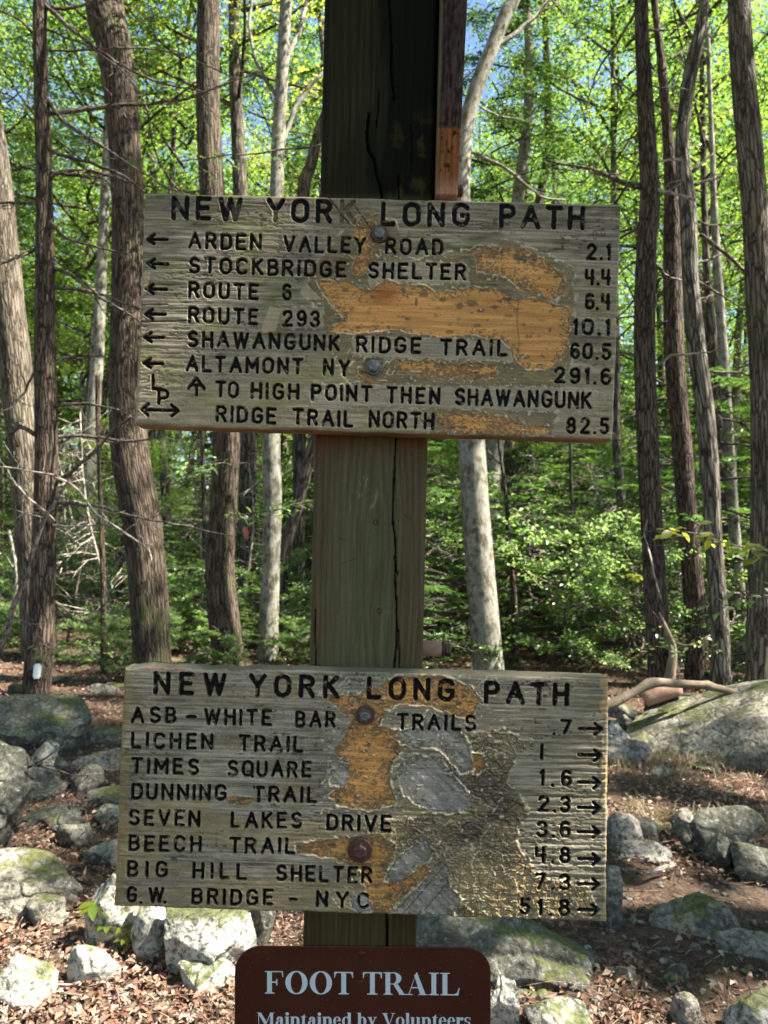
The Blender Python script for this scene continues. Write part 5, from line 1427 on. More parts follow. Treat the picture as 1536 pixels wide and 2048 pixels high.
    zf = np.clip(sstep(10, -6, halo) * 0.9 + 0.0, 0, 1) * sstep(-4, 6, np.abs(halo * 0 + 10)) + 0.10 * (PY > 650)
    near = np.clip(hf, 0, 1) * (col[..., 2] > 0.27 * col[..., 0])
    col, rgh, H = flakes(col, rgh, H, PX, PY, np.clip(near + 0.15 * (PY > 700), 0, 1), 131)
    # knife cuts and tan smear beside 293; splits at the left end
    for (xa, ya, xb, yb, w_) in ((275, 610, 335, 609, 0.9), (275, 643, 372, 641, 1.1), (275, 674, 300, 673, .8), (655, 392, 700, 450, 1.0), (700, 400, 752, 470, 0.6)):
        t = np.clip(((PX - xa) * (xb - xa) + (PY - ya) * (yb - ya)) / ((xb - xa) ** 2 + (yb - ya) ** 2), 0, 1)
        dd_ = np.hypot(PX - xa - t * (xb - xa), PY - ya - t * (yb - ya)); f = sstep(w_ + 0.8, w_ - 0.4, dd_)
        col = lerp(col, np.broadcast_to(DARKW * 0.2, col.shape), f * 0.9); H = H - f * 0.0016
    for poly in ([(540, 612), (562, 618), (552, 662), (522, 668), (524, 648)], [(597, 586), (612, 568), (645, 600), (610, 600)], [(276, 545), (300, 545), (296, 580), (276, 605)], [(274, 650), (292, 656), (286, 672), (274, 676)]):
        f = sstep(1, -1.5, inpoly(PX, PY, poly, seed=9, amp=2)); col = lerp(col, np.broadcast_to(TANW * 1.15, col.shape), f * 0.8); H = H + f * 0.0005
    f = sstep(1.5, 0, np.abs(np.hypot((PX - 1190) / 1.0, (PY - 470) / 2.0) - 4)) + sstep(1.5, 0, np.abs(np.hypot((PX - 1206) / 1.0, (PY - 466) / 1.8) - 3.4))
    col = lerp(col, np.broadcast_to(C3(0.07, 0.03, 0.01), col.shape), np.clip(f, 0, 1) * 0.8)
    return col, rgh, H
def upper_worn(PX, PY):
    # K of YORK is bare brown, lower half of Y and part of W lost their paint
    k = ((PX > 664) & (PX < 716) & (PY < 452)) * 0.72
    y = ((PX > 530) & (PX < 572) & (PY > 418) & (PY < 452)) * 0.7
    w = ((PX > 462) & (PX < 484) & (PY > 406) & (PY < 452)) * 0.4
    return np.clip(k + y + w, 0, 0.95)
upper_fn.worn = upper_worn

def voro(PX, PY, size, seed):
    x = PX / size + (fbm2(PX / 30, PY / 30, seed + 5, 2) - .5) * 1.2; y = PY / size; ix = np.floor(x); iy = np.floor(y)
    d1 = np.full(PX.shape, 9.0); d2 = d1.copy(); idr = np.zeros(PX.shape); ox = d1 * 0; oy = d1 * 0; z0 = np.zeros(PX.shape)
    for a in (-1, 0, 1):
        for b in (-1, 0, 1):
            cx, cy = ix + a, iy + b
            px_ = cx + _h(cx, cy, z0, seed); py_ = cy + _h(cx, cy, z0, seed + 1)
            d = np.hypot(px_ - x, py_ - y); n = d < d1
            d2 = np.where(n, d1, np.minimum(d2, d)); idr = np.where(n, _h(cx, cy, z0, seed + 2), idr)
            ox = np.where(n, x - px_, ox); oy = np.where(n, y - py_, oy); d1 = np.where(n, d, d1)
    return d2 - d1, idr, ox, oy

def lower_fn(PX, PY):
    col, H = base_wood(PX, PY, 403, DARKW * 1.25, GREYW * 1.18)
    rgh = np.full(PX.shape, 0.6)
    sl = PY - (PX - 720) * 0.027
    big = fbm2(PX / 120, PY / 60, 461, 3)
    # golden brown coating over the lower left rows and patches
    gb = np.clip(sstep(1600, 1625, sl + (big - 0.5) * 120) * sstep(0.35, 0.55, fbm2(PX / 200, PY / 34, 463, 3)) + sstep(0.60, 0.7, big) * 0.5, 0, 1) * sstep(1010, 900, PX)
    gcol = lerp(np.broadcast_to(GOLD * 1.0, col.shape), np.broadcast_to(TANW, col.shape), fbm2(PX / 22, PY / 6, 465, 4))
    col = lerp(col, gcol, gb * 0.7); rgh = rgh - 0.12 * gb
    # horizontal raised grain at the right end
    rg = sstep(1000, 1080, PX)
    gr = np.sin(sl / 2.1 + 3 * fbm2(PX / 60, sl / 20, 470, 3)) * 0.5 + 0.5
    col = col * (1 - 0.16 * (rg * gr)[..., None]); H = H + rg * (1 - gr) * 0.0004 + rg * 0.0005 * (fbm2(PX / 5, PY / 3, 471, 3) - 0.5)
    col = lerp(col, col * C3(1.08, 1.08, 1.02), rg)
    # crackled dark gold sheet
    cr = inpoly(PX, PY, [(930, 1470), (1010, 1462), (1062, 1480), (1030, 1520), (1022, 1560), (1052, 1620), (1035, 1690), (1062, 1740), (1150, 1765), (1190, 1800), (1200, 1835), (760, 1838), (770, 1780), (700, 1760), (720, 1650), (800, 1640), (870, 1620), (930, 1600), (900, 1560), (880, 1500)], seed=41, amp=17, sc=30)
    cf = sstep(2, -2, cr)
    e1, id1, ox, oy = voro(PX, PY, 15, 480); e2, id2, ox2, oy2 = voro(PX + 7, PY, 6.5, 486)
    crack = np.clip(sstep(0.10, 0.02, e1) + 0.5 * sstep(0.09, 0.02, e2), 0, 1)
    hump = np.clip(0.5 + (id1 - 0.5) * 0.7 + ox * (id1 - 0.5) * 1.6 + oy * (id2 - 0.5) * 1.2, 0, 1)
    reg = fbm2(PX / 70, PY / 70, 490, 3)
    gc = lerp(np.broadcast_to(DKGOLD * 1.1, col.shape), np.broadcast_to(C3(0.36, 0.25, 0.11), col.shape), np.clip(0.25 + 0.5 * (fbm2(PX / 6, PY / 6, 488, 3) - 0.4) * 2 + (reg - 0.5) * 1.6 + sstep(1620, 1780, PY) * 0.35, 0, 1))
    gc = lerp(gc, np.broadcast_to(DARKW * 0.35, col.shape), crack * 0.7)
    edgehi = sstep(0.03, 0.10, e1) * sstep(0.22, 0.12, e1) * sstep(0.45, 0.6, id1)
    glit = np.clip(edgehi * 0.7 + sstep(0.80, 0.88, vn2(PX / 2.6, PY / 2.9, 493)), 0, 1) * cf * sstep(0.35, 0.6, fbm2(PX / 26, PY / 26, 497, 3))
    gc = lerp(gc, np.broadcast_to(CREAM * 0.9, col.shape), glit * 0.7)
    dkp = sstep(0.48, 0.6, fbm2(PX / 45 + 3, PY / 45, 701, 3)) * np.exp(-(((PX - 965) / 75) ** 2 + ((PY - 1625) / 95) ** 2)); gc = lerp(gc, np.broadcast_to(C3(0.035, 0.022, 0.012), col.shape), np.clip(dkp * 1.3, 0, 0.85))
    col = lerp(col, gc, cf * 0.92); rgh = rgh * (1 - cf) + cf * 0.27
    H = H + cf * (hump * 0.0022 - crack * 0.0008 + glit * 0.0008)
    rim = np.exp(-((cr - 1) / 2) ** 2) * sstep(0.45, 0.6, fbm2(PX / 9, PY / 9, 496, 3)); col = lerp(col, np.broadcast_to(CREAM * 0.9, col.shape), rim * 0.8); H = H + rim * 0.0012
    og = fbm2(PX / 80, (PY - 0.03 * PX) / 5, 501, 4)
    orange = lerp(np.broadcast_to(ORANGE * 0.7, col.shape), np.broadcast_to(ORANGE * 1.0, col.shape), sstep(0.3, 0.7, og))
    for i, poly in enumerate([
        [(640, 1388), (700, 1392), (760, 1372), (790, 1352), (880, 1352), (935, 1370), (962, 1398), (940, 1440), (915, 1432), (865, 1415), (800, 1405), (775, 1420), (758, 1452), (800, 1462), (806, 1500), (786, 1520), (780, 1560), (792, 1608), (740, 1622), (680, 1612), (655, 1592), (690, 1560), (670, 1500), (690, 1470), (704, 1440), (668, 1412)],
        [(592, 1688), (690, 1676), (758, 1668), (790, 1692), (786, 1730), (770, 1745), (800, 1760), (850, 1730), (862, 1745), (800, 1800), (775, 1832), (742, 1835), (735, 1790), (722, 1740), (660, 1715), (592, 1705)],
        [(455, 1592), (505, 1596), (498, 1612), (458, 1608)],
        [(940, 1505), (966, 1510), (970, 1535), (950, 1552), (938, 1530)]]):
        sd = inpoly(PX, PY, poly, seed=520 + i * 7, amp=6)
        col, rgh, H = peel(col, rgh, H, sd, orange * (1, .92, .8, .75)[i], 530 + i * 5, PX, PY, spots=1.0)
    gg = fbm2((PX + PY) / 60, (PY - PX) / 7, 551, 4)
    grey = lerp(np.broadcast_to(BAREGREY * 0.72, col.shape), np.broadcast_to(BAREGREY * 1.15, col.shape), sstep(0.3, 0.7, gg))
    for i, poly in enumerate([
        [(790, 1535), (830, 1512), (882, 1520), (900, 1548), (942, 1590), (936, 1622), (882, 1628), (830, 1608), (808, 1590), (798, 1560)],
        [(770, 1834), (820, 1790), (868, 1740), (884, 1705), (896, 1740), (900, 1770), (920, 1800), (905, 1836)],
        [(768, 1762), (790, 1720), (830, 1690), (848, 1665), (862, 1700), (858, 1722), (830, 1735), (800, 1765)],
        [(855, 1425), (905, 1450), (940, 1490), (944, 1540), (922, 1548), (880, 1500), (800, 1488), (796, 1462), (840, 1455)],
        [(700, 1790), (730, 1786), (742, 1820), (720, 1830), (702, 1815)],
        [(655, 1525), (690, 1518), (700, 1545), (690, 1575), (660, 1570)]]):
        sd = inpoly(PX, PY, poly, seed=560 + i * 7, amp=5)
        g_ = grey.copy()
        if i == 1:
            for off in (0, 26): 
                dl = np.abs((PX - 800 - off * 1.4) * 0.72 - (1835 - PY) * 0.62); g_ = g_ * (1 - 0.75 * (sstep(1.6, 0.3, dl))[..., None])
        col, rgh, H = peel(col, rgh, H, sd, g_, 570 + i * 5, PX, PY, spots=0.15, lift=0.0018)
        rgh = np.where(sd < 0, 0.75, rgh)
    mot = fbm2(PX / 50, PY / 26, 822, 4); col = col * (0.74 + 0.52 * mot)[..., None]
    near = np.clip(0.18 * (PX < 640) + 0.75 * ((PX > 640) & (PX < 1010)) * (col[..., 2] > 0.27 * col[..., 0]) + 0.5 * rg * sstep(1600, 1760, PY), 0, 1)
    col, rgh, H = flakes(col, rgh, H, PX, PY, near, 603, th=0.68)
    col = lerp(col, np.broadcast_to(TANW * 1.2, col.shape), sstep(18, 4, PX - (1217 - 6 - (PY - 1357) * 0.01) + 14 + (fbm2(PY / 20, PY * 0, 77, 3) - .5) * 14) * 0)
    ed = (1214 - PX) + (fbm2(PX / 14, PY / 22, 78, 3) - 0.5) * 26
    ef = sstep(14, 9, ed) * sstep(0.38, 0.5, fbm2(PX / 20, PY / 50, 79, 2)); col = lerp(col, np.broadcast_to(C3(0.42, 0.28, 0.14), col.shape), ef * 0.8); H = H + ef * 0.0007
    el = (PX - (250 - (PY - 1330) * 0.041)) + (fbm2(PX / 14, PY / 22, 80, 3) - 0.5) * 24
    ef = sstep(16, 10, el); col = lerp(col, np.broadcast_to(GOLD * 1.3, col.shape), ef * 0.6)
    # splintered reddish top edge on the left
    te = PY - (1330 + (PX - 248) * 0.028); tf = sstep(9, 2, te + (fbm2(PX / 18, PY / 8, 81, 3) - 0.5) * 8) * sstep(620, 400, PX)
    col = lerp(col, np.broadcast_to(C3(0.36, 0.19, 0.11), col.shape), tf * 0.7)
    return col, rgh, H

def W(txt, x0, x1, ya, yb, h):
    return WordList([(txt, word_strokes(txt, x0, x1, ya, yb, h))])
class WordList(list):
    def __add__(s, o): return WordList(list(s) + list(o))
SWT, SWL = 4.6, 3.05
upper_lines = [
 ('NEW YORK LONG PATH', W('NEW', 343, 483, 438, 441, 45) + W('YORK', 533, 711, 442, 446, 45) + W('LONG', 762, 938, 450, 452, 45) + W('PATH', 999, 1168, 454, 459, 45), SWT),
 ('ARDEN VALLEY ROAD 2.1', W('ARDEN', 375, 523, 497, 501, 33) + W('VALLEY', 566, 732, 504, 507, 33) + W('ROAD', 770, 886, 508, 511, 33) + W('2.1', 1173, 1222, 519, 520, 33), SWL),
 ('STOCKBRIDGE SHELTER 4.4', W('STOCKBRIDGE', 376, 693, 546, 555, 33) + W('SHELTER', 735, 932, 557, 560, 33) + W('4.4', 1170, 1222, 570, 571, 33), SWL),
 ('ROUTE 6 6.4', W('ROUTE', 376, 517, 596, 600, 33) + W('6', 563, 583, 600, 601, 33) + W('6.4', 1169, 1221, 619, 620, 33), SWL),
 ('ROUTE 293 10.1', W('ROUTE', 375, 516, 646, 650, 33) + W('293', 564, 640, 652, 654, 33) + W('10.1', 1145, 1220, 669, 671, 33), SWL),
 ('SHAWANGUNK RIDGE TRAIL 60.5', W('SHAWANGUNK', 374, 680, 694, 702, 33) + W('RIDGE', 711, 843, 704, 708, 33) + W('TRAIL', 879, 1015, 710, 713, 33) + W('60.5', 1140, 1223, 718, 720, 33), SWL),
 ('ALTAMONT NY 291.6', W('ALTAMONT', 370, 606, 743, 749, 33) + W('NY', 646, 699, 751, 752, 33) + W('291.6', 1108, 1223, 766, 769, 33), SWL),
 ('TO HIGH POINT THEN SHAWANGUNK', W('TO', 430, 477, 794, 796, 33) + W('HIGH', 501, 598, 797, 800, 33) + W('POINT', 621, 744, 801, 804, 33) + W('THEN', 772, 880, 806, 809, 34) + W('SHAWANGUNK', 909, 1184, 810, 818, 34), SWL),
 ('RIDGE TRAIL NORTH 82.5', W('RIDGE', 431, 553, 844, 848, 33) + W('TRAIL', 584, 707, 849, 855, 33) + W('NORTH', 737, 869, 855, 859, 34) + W('82.5', 1132, 1219, 867, 869, 33), SWL)]
upper_marks = [('arrow', arrow_l(294, 478, 334, 478.5), SWL), ('arrow', arrow_l(295, 527, 335, 528), SWL), ('arrow', arrow_l(292, 577.5, 332, 578.5), SWL),
 ('arrow', arrow_l(290, 628, 330, 628.5), SWL), ('arrow', arrow_l(288, 674, 327, 675), SWL), ('arrow', arrow_l(287, 726, 325, 727), SWL),
 ('double_arrow', [[(283, 819), (356, 821)], [(296, 808), (283, 819), (296, 830)], [(343, 810), (356, 821), (343, 832)]], SWL),
 ('trail_emblem', [[(305.5, 750), (306, 777), (321, 778)], [(317, 806), (317, 779), (328, 780)] + [arcp(328, 788, 7, 8, -90, 90)[i] for i in range(10)] + [(317, 796)]], SWL),
 ('up_arrow', [[(376, 777), (392.6, 756), (409, 778)], [(384, 770), (401, 770)], [(392.6, 770), (392.6, 789)]], SWL)]
up_root = build_board([(290, 385), (1242, 409), (1226, 879), (270, 850)], upper_lines, upper_marks, upper_fn, [(759, 470, 15), (747, 735, 15)],
                      'trail_signboard', 'upper weathered wooden board with left arrows, first line ARDEN VALLEY ROAD', 0.0)
lower_lines = [
 ('NEW YORK LONG PATH', W('NEW', 307, 450, 1387, 1391, 43) + W('YORK', 498, 677, 1392, 1396, 43) + W('LONG', 734, 908, 1398, 1402, 43) + W('PATH', 969, 1137, 1406, 1411, 43), SWT),
 ('ASB - WHITE BAR TRAILS .7', W('ASB', 261, 353, 1446, 1447, 33) + W('-', 370, 393, 1448, 1448, 33) + W('WHITE', 407, 544, 1450, 1452, 33) + W('BAR', 590, 672, 1455, 1456, 33) + W('TRAILS', 793, 953, 1460, 1463, 33) + W('.', 1105, 1111, 1471, 1471, 33) + W('7', 1120, 1144, 1469, 1470, 31), SWL),
 ('LICHEN TRAIL 1', W('LICHEN', 261, 426, 1497, 1500, 33) + W('TRAIL', 476, 607, 1503, 1506, 33) + W('1', 1080, 1087, 1520, 1520, 33), SWL),
 ('TIMES SQUARE 1.6', W('TIMES', 261, 398, 1548, 1550, 33) + W('SQUARE', 454, 623, 1553, 1556, 33) + W('1.6', 1079, 1144, 1572, 1574, 33), SWL),
 ('DUNNING TRAIL 2.3', W('DUNNING', 261, 453, 1599, 1602, 33) + W('TRAIL', 505, 634, 1605, 1607, 33) + W('2.3', 1075, 1142, 1624, 1625, 33), SWL),
 ('SEVEN LAKES DRIVE 3.6', W('SEVEN', 256, 400, 1651, 1654, 33) + W('LAKES', 461, 604, 1656, 1658, 33) + W('DRIVE', 652, 783, 1661, 1664, 33) + W('3.6', 1073, 1141, 1675, 1676, 33), SWL),
 ('BEECH TRAIL 4.8', W('BEECH', 256, 403, 1703, 1705, 33) + W('TRAIL', 457, 591, 1707, 1709, 33) + W('4.8', 1069, 1141, 1726, 1727, 33), SWL),
 ('BIG HILL SHELTER 7.3', W('BIG', 253, 335, 1754, 1756, 33) + W('HILL', 384, 493, 1758, 1760, 33) + W('SHELTER', 551, 745, 1763, 1767, 33) + W('7.3', 1069, 1140, 1779, 1781, 33), SWL),
 ('G.W. BRIDGE - NYC 51.8', W('G', 253, 274, 1806, 1806, 33) + W('.', 278, 284, 1808, 1808, 33) + W('W', 295, 327, 1807, 1807, 32) + W('.', 326, 332, 1808, 1808, 33) + W('BRIDGE', 382, 547, 1810, 1812, 33) + W('-', 577, 595, 1814, 1814, 33) + W('NYC', 631, 738, 1815, 1818, 33) + W('51.8', 1038, 1140, 1829, 1831, 33), SWL)]
lower_marks = [('arrow', arrow_l(xb, yb, xa, ya, 11, 13), SWL) for (xa, ya, xb, yb) in
 ((1159, 1457, 1203, 1458), (1157, 1510, 1202, 1511), (1157, 1564, 1200, 1566), (1157, 1615, 1200, 1616), (1157, 1664, 1199, 1665), (1157, 1717, 1199, 1719), (1155, 1767, 1198, 1769), (1155, 1819, 1197, 1820))]
lo_root = build_board([(248, 1332), (1217, 1357), (1212, 1843), (228, 1813)], lower_lines, lower_marks, lower_fn, [(730, 1430, 15), (720, 1700, 20)],
                      'trail_signboard', 'lower flaking wooden board with right arrows, last line G.W. BRIDGE - NYC', 0.9)

# bolts
def bolt(px, py, rw, rh, root, washer, head, seed, label):
    c = at(px, py, DB); rng = np.random.default_rng(seed)
    b = link('bolt', None, root, Vector(c) - root.location); b['label'] = label
    def lathe(prof, k, rot=0.0):
        V = []; 
        for (y, r) in prof:
            for i in range(k):
                a = rot + i / k * 2 * math.pi; V.append((r * math.cos(a), -y, r * math.sin(a)))
        F = []
        for j in range(len(prof) - 1):
            for i in range(k): F.append((j * k + i, j * k + (i + 1) % k, (j + 1) * k + (i + 1) % k, (j + 1) * k + i))
        V.append((0, -prof[-1][0], 0)); T = [((len(prof) - 1) * k + i, (len(prof) - 1) * k + (i + 1) % k, len(V) - 1) for i in range(k)]
        V = np.array(V); V[:, 0] += 0.0; return V, np.array(F), np.array(T)
    s = DB / FPX
    V, F, T = lathe([(-0.001, rw * s), (0.0014, rw * s * 1.0), (0.0024, rw * s * 0.95), (0.0026, rw * s * 0.6)], 40)
    link('washer', mesh_np('washer', V, [F, T], washer, False), b)
    V, F, T = lathe([(0.002, rh * s * 1.12), (0.0035, rh * s * 1.12), (0.0036, rh * s), (0.0075, rh * s), (0.0092, rh * s * 0.86), (0.0098, rh * s * 0.6), (0.0096, rh * s * 0.2)], 6, rng.uniform(0, 1))
    link('bolt_head', mesh_np('bolt_head', V, [F, T], head, False), b)
bolt(759, 470, 17, 13, up_root, M_RUST, M_ZINC, 3, 'grey hex bolt with dark washer near the title')
bolt(747, 735, 16, 13, up_root, M_ZINC, M_ZINC, 4, 'shiny hex bolt beside the words Altamont NY')
bolt(730, 1430, 19, 12, lo_root, M_RUST, M_ZINC, 5, 'grey hex bolt on a rusty washer under the title')
bolt(720, 1700, 24, 15, lo_root, M_RUST, M_RUST, 6, 'fully rusted hex bolt on a wide rusty washer')

# ------------------------------------------------------------------ post
def build_post():
    ztop, zbot = 2.55, -0.5
    def edge(z):  # left/right x of the post front at height z (plane y=DP), following the photo
        return None
    Lp = [(648, 0), (640, 390), (630, 870), (617, 1335), (606, 1890)]
    Rp = [(880, 0), (866, 390), (853, 870), (845, 1335), (835, 1890)]
    LW = at([p[0] for p in Lp], [p[1] for p in Lp], DP); RW = at([p[0] for p in Rp], [p[1] for p in Rp], DP)
    nl = np.polyfit(LW[:, 2], LW[:, 0], 1); nr = np.polyfit(RW[:, 2], RW[:, 0], 1)
    nz_ = 1300; nu = 92
    z = np.concatenate([np.linspace(zbot, 0.85, 60)[:-1], np.linspace(0.85, 2.25, nz_), np.linspace(2.25, ztop, 10)[1:]])
    u = np.linspace(0, 1, nu); U, Zg = np.meshgrid(u, z)
    xl = nl[0] * Zg + nl[1]; xr = nr[0] * Zg + nr[1]
    Xg = xl + (xr - xl) * U
    # photo pixel of each point
    dvec = np.stack([Xg, np.full(Xg.shape, DP), Zg], -1) - np.array(CAMLOC)
    c = dvec @ CR; PX = 768 + FPX * c[..., 0] / -c[..., 2]; PY = 1024 - FPX * c[..., 1] / -c[..., 2]
    # grain: flowing lines that swerve round two knots
    flow = 0.0
    for kx, ky, s_ in ((752, 1045, 1.0), (760, 1222, 0.8)):
        flow = flow + s_ * 20 * np.exp(-((PY - ky) / 120) ** 2) * np.tanh((PX - kx) / 22) * np.exp(-((PX - kx) / 80) ** 2)
    gx_ = PX + PY * 0.024 - flow
    ring = np.sin(gx_ / 2.3 + 4 * fbm2(gx_ / 30, PY / 260, 5, 3)) * 0.5 + 0.5
    g1 = fbm2(gx_ / 3.5, PY / 130, 9, 4, 0.6); g2 = fbm2(gx_ / 22, PY / 200, 13, 3)
    green = C3(0.105, 0.098, 0.05); brown = C3(0.105, 0.068, 0.038); olive = C3(0.06, 0.056, 0.026); black = C3(0.012, 0.011, 0.008)
    f = np.clip(g1 * 0.7 + ring * 0.35, 0, 1)
    col = lerp(np.broadcast_to(green * 0.62, PX.shape + (3,)), np.broadcast_to(green * 1.25, PX.shape + (3,)), f)
    eb = np.clip(sstep(0.30, 0.0, U + (fbm2(PX / 12, PY / 60, 15, 3) - .5) * 0.25) * 0.65 + sstep(0.74, 0.80, U + (fbm2(PX / 12, PY / 60, 16, 3) - .5) * 0.1) * 0.6, 0, 1)
    bcol = lerp(np.broadcast_to(brown * 0.55, col.shape), np.broadcast_to(brown * 1.25, col.shape), f)
    col = lerp(col, bcol, eb)
    col = lerp(col, col * C3(1.15, 1.1, 1.2), sstep(0.2, 0.3, U) * sstep(0.42, 0.3, U) * 0.7)
    # reddish stain just beneath the upper board
    rs = np.exp(-((PY - 868) / 34) ** 2) * (PY > 850); col = lerp(col, np.broadcast_to(C3(0.13, 0.045, 0.018), col.shape), np.clip(rs, 0, 1) * 0.75 * (0.4 + 0.6 * np.abs(U - 0.5) * 2))
    # near black upper part, olive towards the left
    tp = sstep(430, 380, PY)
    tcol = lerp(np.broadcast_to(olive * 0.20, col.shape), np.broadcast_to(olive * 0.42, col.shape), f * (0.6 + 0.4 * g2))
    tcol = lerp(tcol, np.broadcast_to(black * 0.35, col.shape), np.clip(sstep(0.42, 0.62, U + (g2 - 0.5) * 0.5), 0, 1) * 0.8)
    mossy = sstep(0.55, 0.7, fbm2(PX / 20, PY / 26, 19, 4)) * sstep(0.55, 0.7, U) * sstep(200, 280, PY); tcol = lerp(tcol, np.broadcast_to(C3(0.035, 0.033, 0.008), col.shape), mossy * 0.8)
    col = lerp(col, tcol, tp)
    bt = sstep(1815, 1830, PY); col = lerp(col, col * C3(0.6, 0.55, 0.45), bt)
    H = (f - 0.5) * 0.0008
    # splits
    def crackline(pts, w):
        d = np.full(PX.shape, 99.0)
        for a, b in zip(pts[:-1], pts[1:]):
            dx, dy = b[0] - a[0], b[1] - a[1]; t = np.clip(((PX - a[0]) * dx + (PY - a[1]) * dy) / (dx * dx + dy * dy), 0, 1)
            d = np.minimum(d, np.hypot(PX - a[0] - t * dx, PY - a[1] - t * dy))
        return sstep(w + 0.9, w - 0.9, d + (fbm2(PX / 3, PY / 9, 25, 2) - 0.5) * 1.6)
    cs = [([(792, 870), (789, 940), (786, 1000), (785, 1040), (790, 1075), (792, 1120), (790, 1150), (793, 1210), (793, 1290), (788, 1335), (785, 1420)], 1.7), ([(787, 1110), (795, 1150)], 1.0), ([(797, 1260), (799, 1340)], 1.3),
          ([(778, 0), (782, 80), (783, 150), (788, 200)], 1.8), ([(738, 228), (733, 265), (736, 300), (748, 318), (752, 345), (760, 370), (764, 400)], 2.4), ([(758, 180), (756, 220), (752, 255)], 1.0),
          ([(820, 250), (824, 300), (822, 345)], 1.0), ([(797, 350), (797, 400)], 1.6), ([(773, 1815), (775, 1900), (776, 2000)], 2.4), ([(630, 1220), (631, 1335)], 1.0)]
    for pts, w in cs:
        k_ = crackline(pts, w); col = lerp(col, np.broadcast_to(C3(0.004, 0.003, 0.002), col.shape), k_ * 0.97); H = H - k_ * 0.006
    for kx, ky in ((751, 1045), (759, 1222)):
        d = np.hypot(PX - kx, (PY - ky) / 1.2); k_ = sstep(1.6, 0.4, np.abs(d - 4.2)); col = lerp(col, np.broadcast_to(C3(0.03, 0.018, 0.008), col.shape), k_ * 0.8)
    for (pa, pb) in (((676, 1076), (692, 1080)), ((808, 1030), (820, 1036)), ((820, 1036), (822, 1048)), ((684, 1126), (712, 1118))):
        k_ = crackline([pa, pb], 0.8); col = lerp(col, np.broadcast_to(C3(0.03, 0.022, 0.01), col.shape), k_ * 0.7)
    sc_ = sstep(0.80, 0.9, vn2(gx_ / 1.6, PY / 26, 71)) * sstep(940, 960, PY) * sstep(1040, 1000, PY) * sstep(0.25, 0.35, U) * sstep(0.62, 0.55, U)
    col = lerp(col, np.broadcast_to(C3(0.3, 0.26, 0.13), col.shape), sc_ * 0.5)
    bev = 0.006 * (np.clip(1 - U / 0.035, 0, 1) ** 2 + np.clip(1 - (1 - U) / 0.035, 0, 1) ** 2)
    V = np.stack([Xg, DP - H + bev, Zg], -1)
    rgh = np.full(PX.shape, 0.62); C = np.concatenate([col, rgh[..., None]], -1)
    nr_, nc_ = PX.shape
    # the other three faces as a coarser wrap
    wrap = []; wc = []
    for (fx, fy) in ((1, 0.15), (1, 0.5), (1, 0.85), (1, 1), (0.66, 1), (0.33, 1), (0, 1), (0, 0.85), (0, 0.5), (0, 0.15)):
        xx = xl[:, 0] + (xr[:, 0] - xl[:, 0]) * fx; wrap.append(np.stack([xx, np.full(nr_, DP + 0.142 * fy), z], -1))
        wc.append(C[:, nc_ - 3 if fx > 0.5 else 2])
    Vfull = np.concatenate([V, np.stack(wrap, 1)], 1); Cfull = np.concatenate([C, np.stack(wc, 1)], 1)
    K = Vfull.shape[1]
    i = np.arange(nr_ - 1)[:, None] * K; j = np.arange(K)[None, :]; j2 = (j + 1) % K
    F = np.stack([i + j, i + j2, i + K + j2, i + K + j], -1).reshape(-1, 4)
    Vf = Vfull.reshape(-1, 3); Cf = Cfull.reshape(-1, 4)
    tc_ = Vfull[-1].mean(0); Vf = np.vstack([Vf, [tc_]]); Cf = np.vstack([Cf, [Cf[-1]]])
    top = (nr_ - 1) * K; T = np.stack([top + np.arange(K), top + (np.arange(K) + 1) % K, np.full(K, len(Vf) - 1)], -1)
    loc = Vector((float(Vfull[0].mean(0)[0]), DP + 0.07, 0.0))
    root = empty('signpost', loc, 'thick square weathered timber post that carries all the signs', 'post')
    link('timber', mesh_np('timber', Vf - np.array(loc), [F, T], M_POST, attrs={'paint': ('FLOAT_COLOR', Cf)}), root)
    return root
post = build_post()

# rusty bolt end with wooden spacer on the right side of the post
def hcyl(name, x0, x1, yc, zc, r, k, mat, parent, rot=0.0, smooth=True, bev=0.0015):
    xs = [(x0, r - bev), (x0 + bev, r), (x1 - bev, r), (x1, r - bev)]
    V = []; F = []
    for (x, rr) in xs:
        for i in range(k):
            a = rot + i / k * 2 * math.pi; V.append((x, yc + rr * math.cos(a), zc + rr * math.sin(a)))
    for j in range(3):
        for i in range(k): F.append((j * k + i, j * k + (i + 1) % k, (j + 1) * k + (i + 1) % k, (j + 1) * k + i))
    V += [(x0, yc, zc), (x1, yc, zc)]
    T = [((i + 1) % k, i, 4 * k) for i in range(k)] + [(3 * k + i, 3 * k + (i + 1) % k, 4 * k + 1) for i in range(k)]
    me = mesh_np(name, np.array(V) - np.array(parent.location), [np.array(F), np.array(T)], mat, smooth)
    return link(name, me, parent)
YB = DP + 0.05
pA = at(845, 1297, YB); pB = at(884, 1297, YB); pC = at(893, 1298, YB); pD = at(902, 1298, YB)
hcyl('wooden_spacer', pA[0] - 0.01, pB[0], YB, pA[2], 16 / FPX * YB, 24, M_REDWOOD, post)
hcyl('washer', pB[0] + 0.0002, pB[0] + 0.003, YB, pA[2], 17 / FPX * YB, 24, M_RUST, post, bev=0.0005)
hcyl('nut', pB[0] + 0.0035, pD[0], YB, pA[2] - 0.001, 13 / FPX * YB, 6, M_RUST, post, rot=0.3, smooth=False)

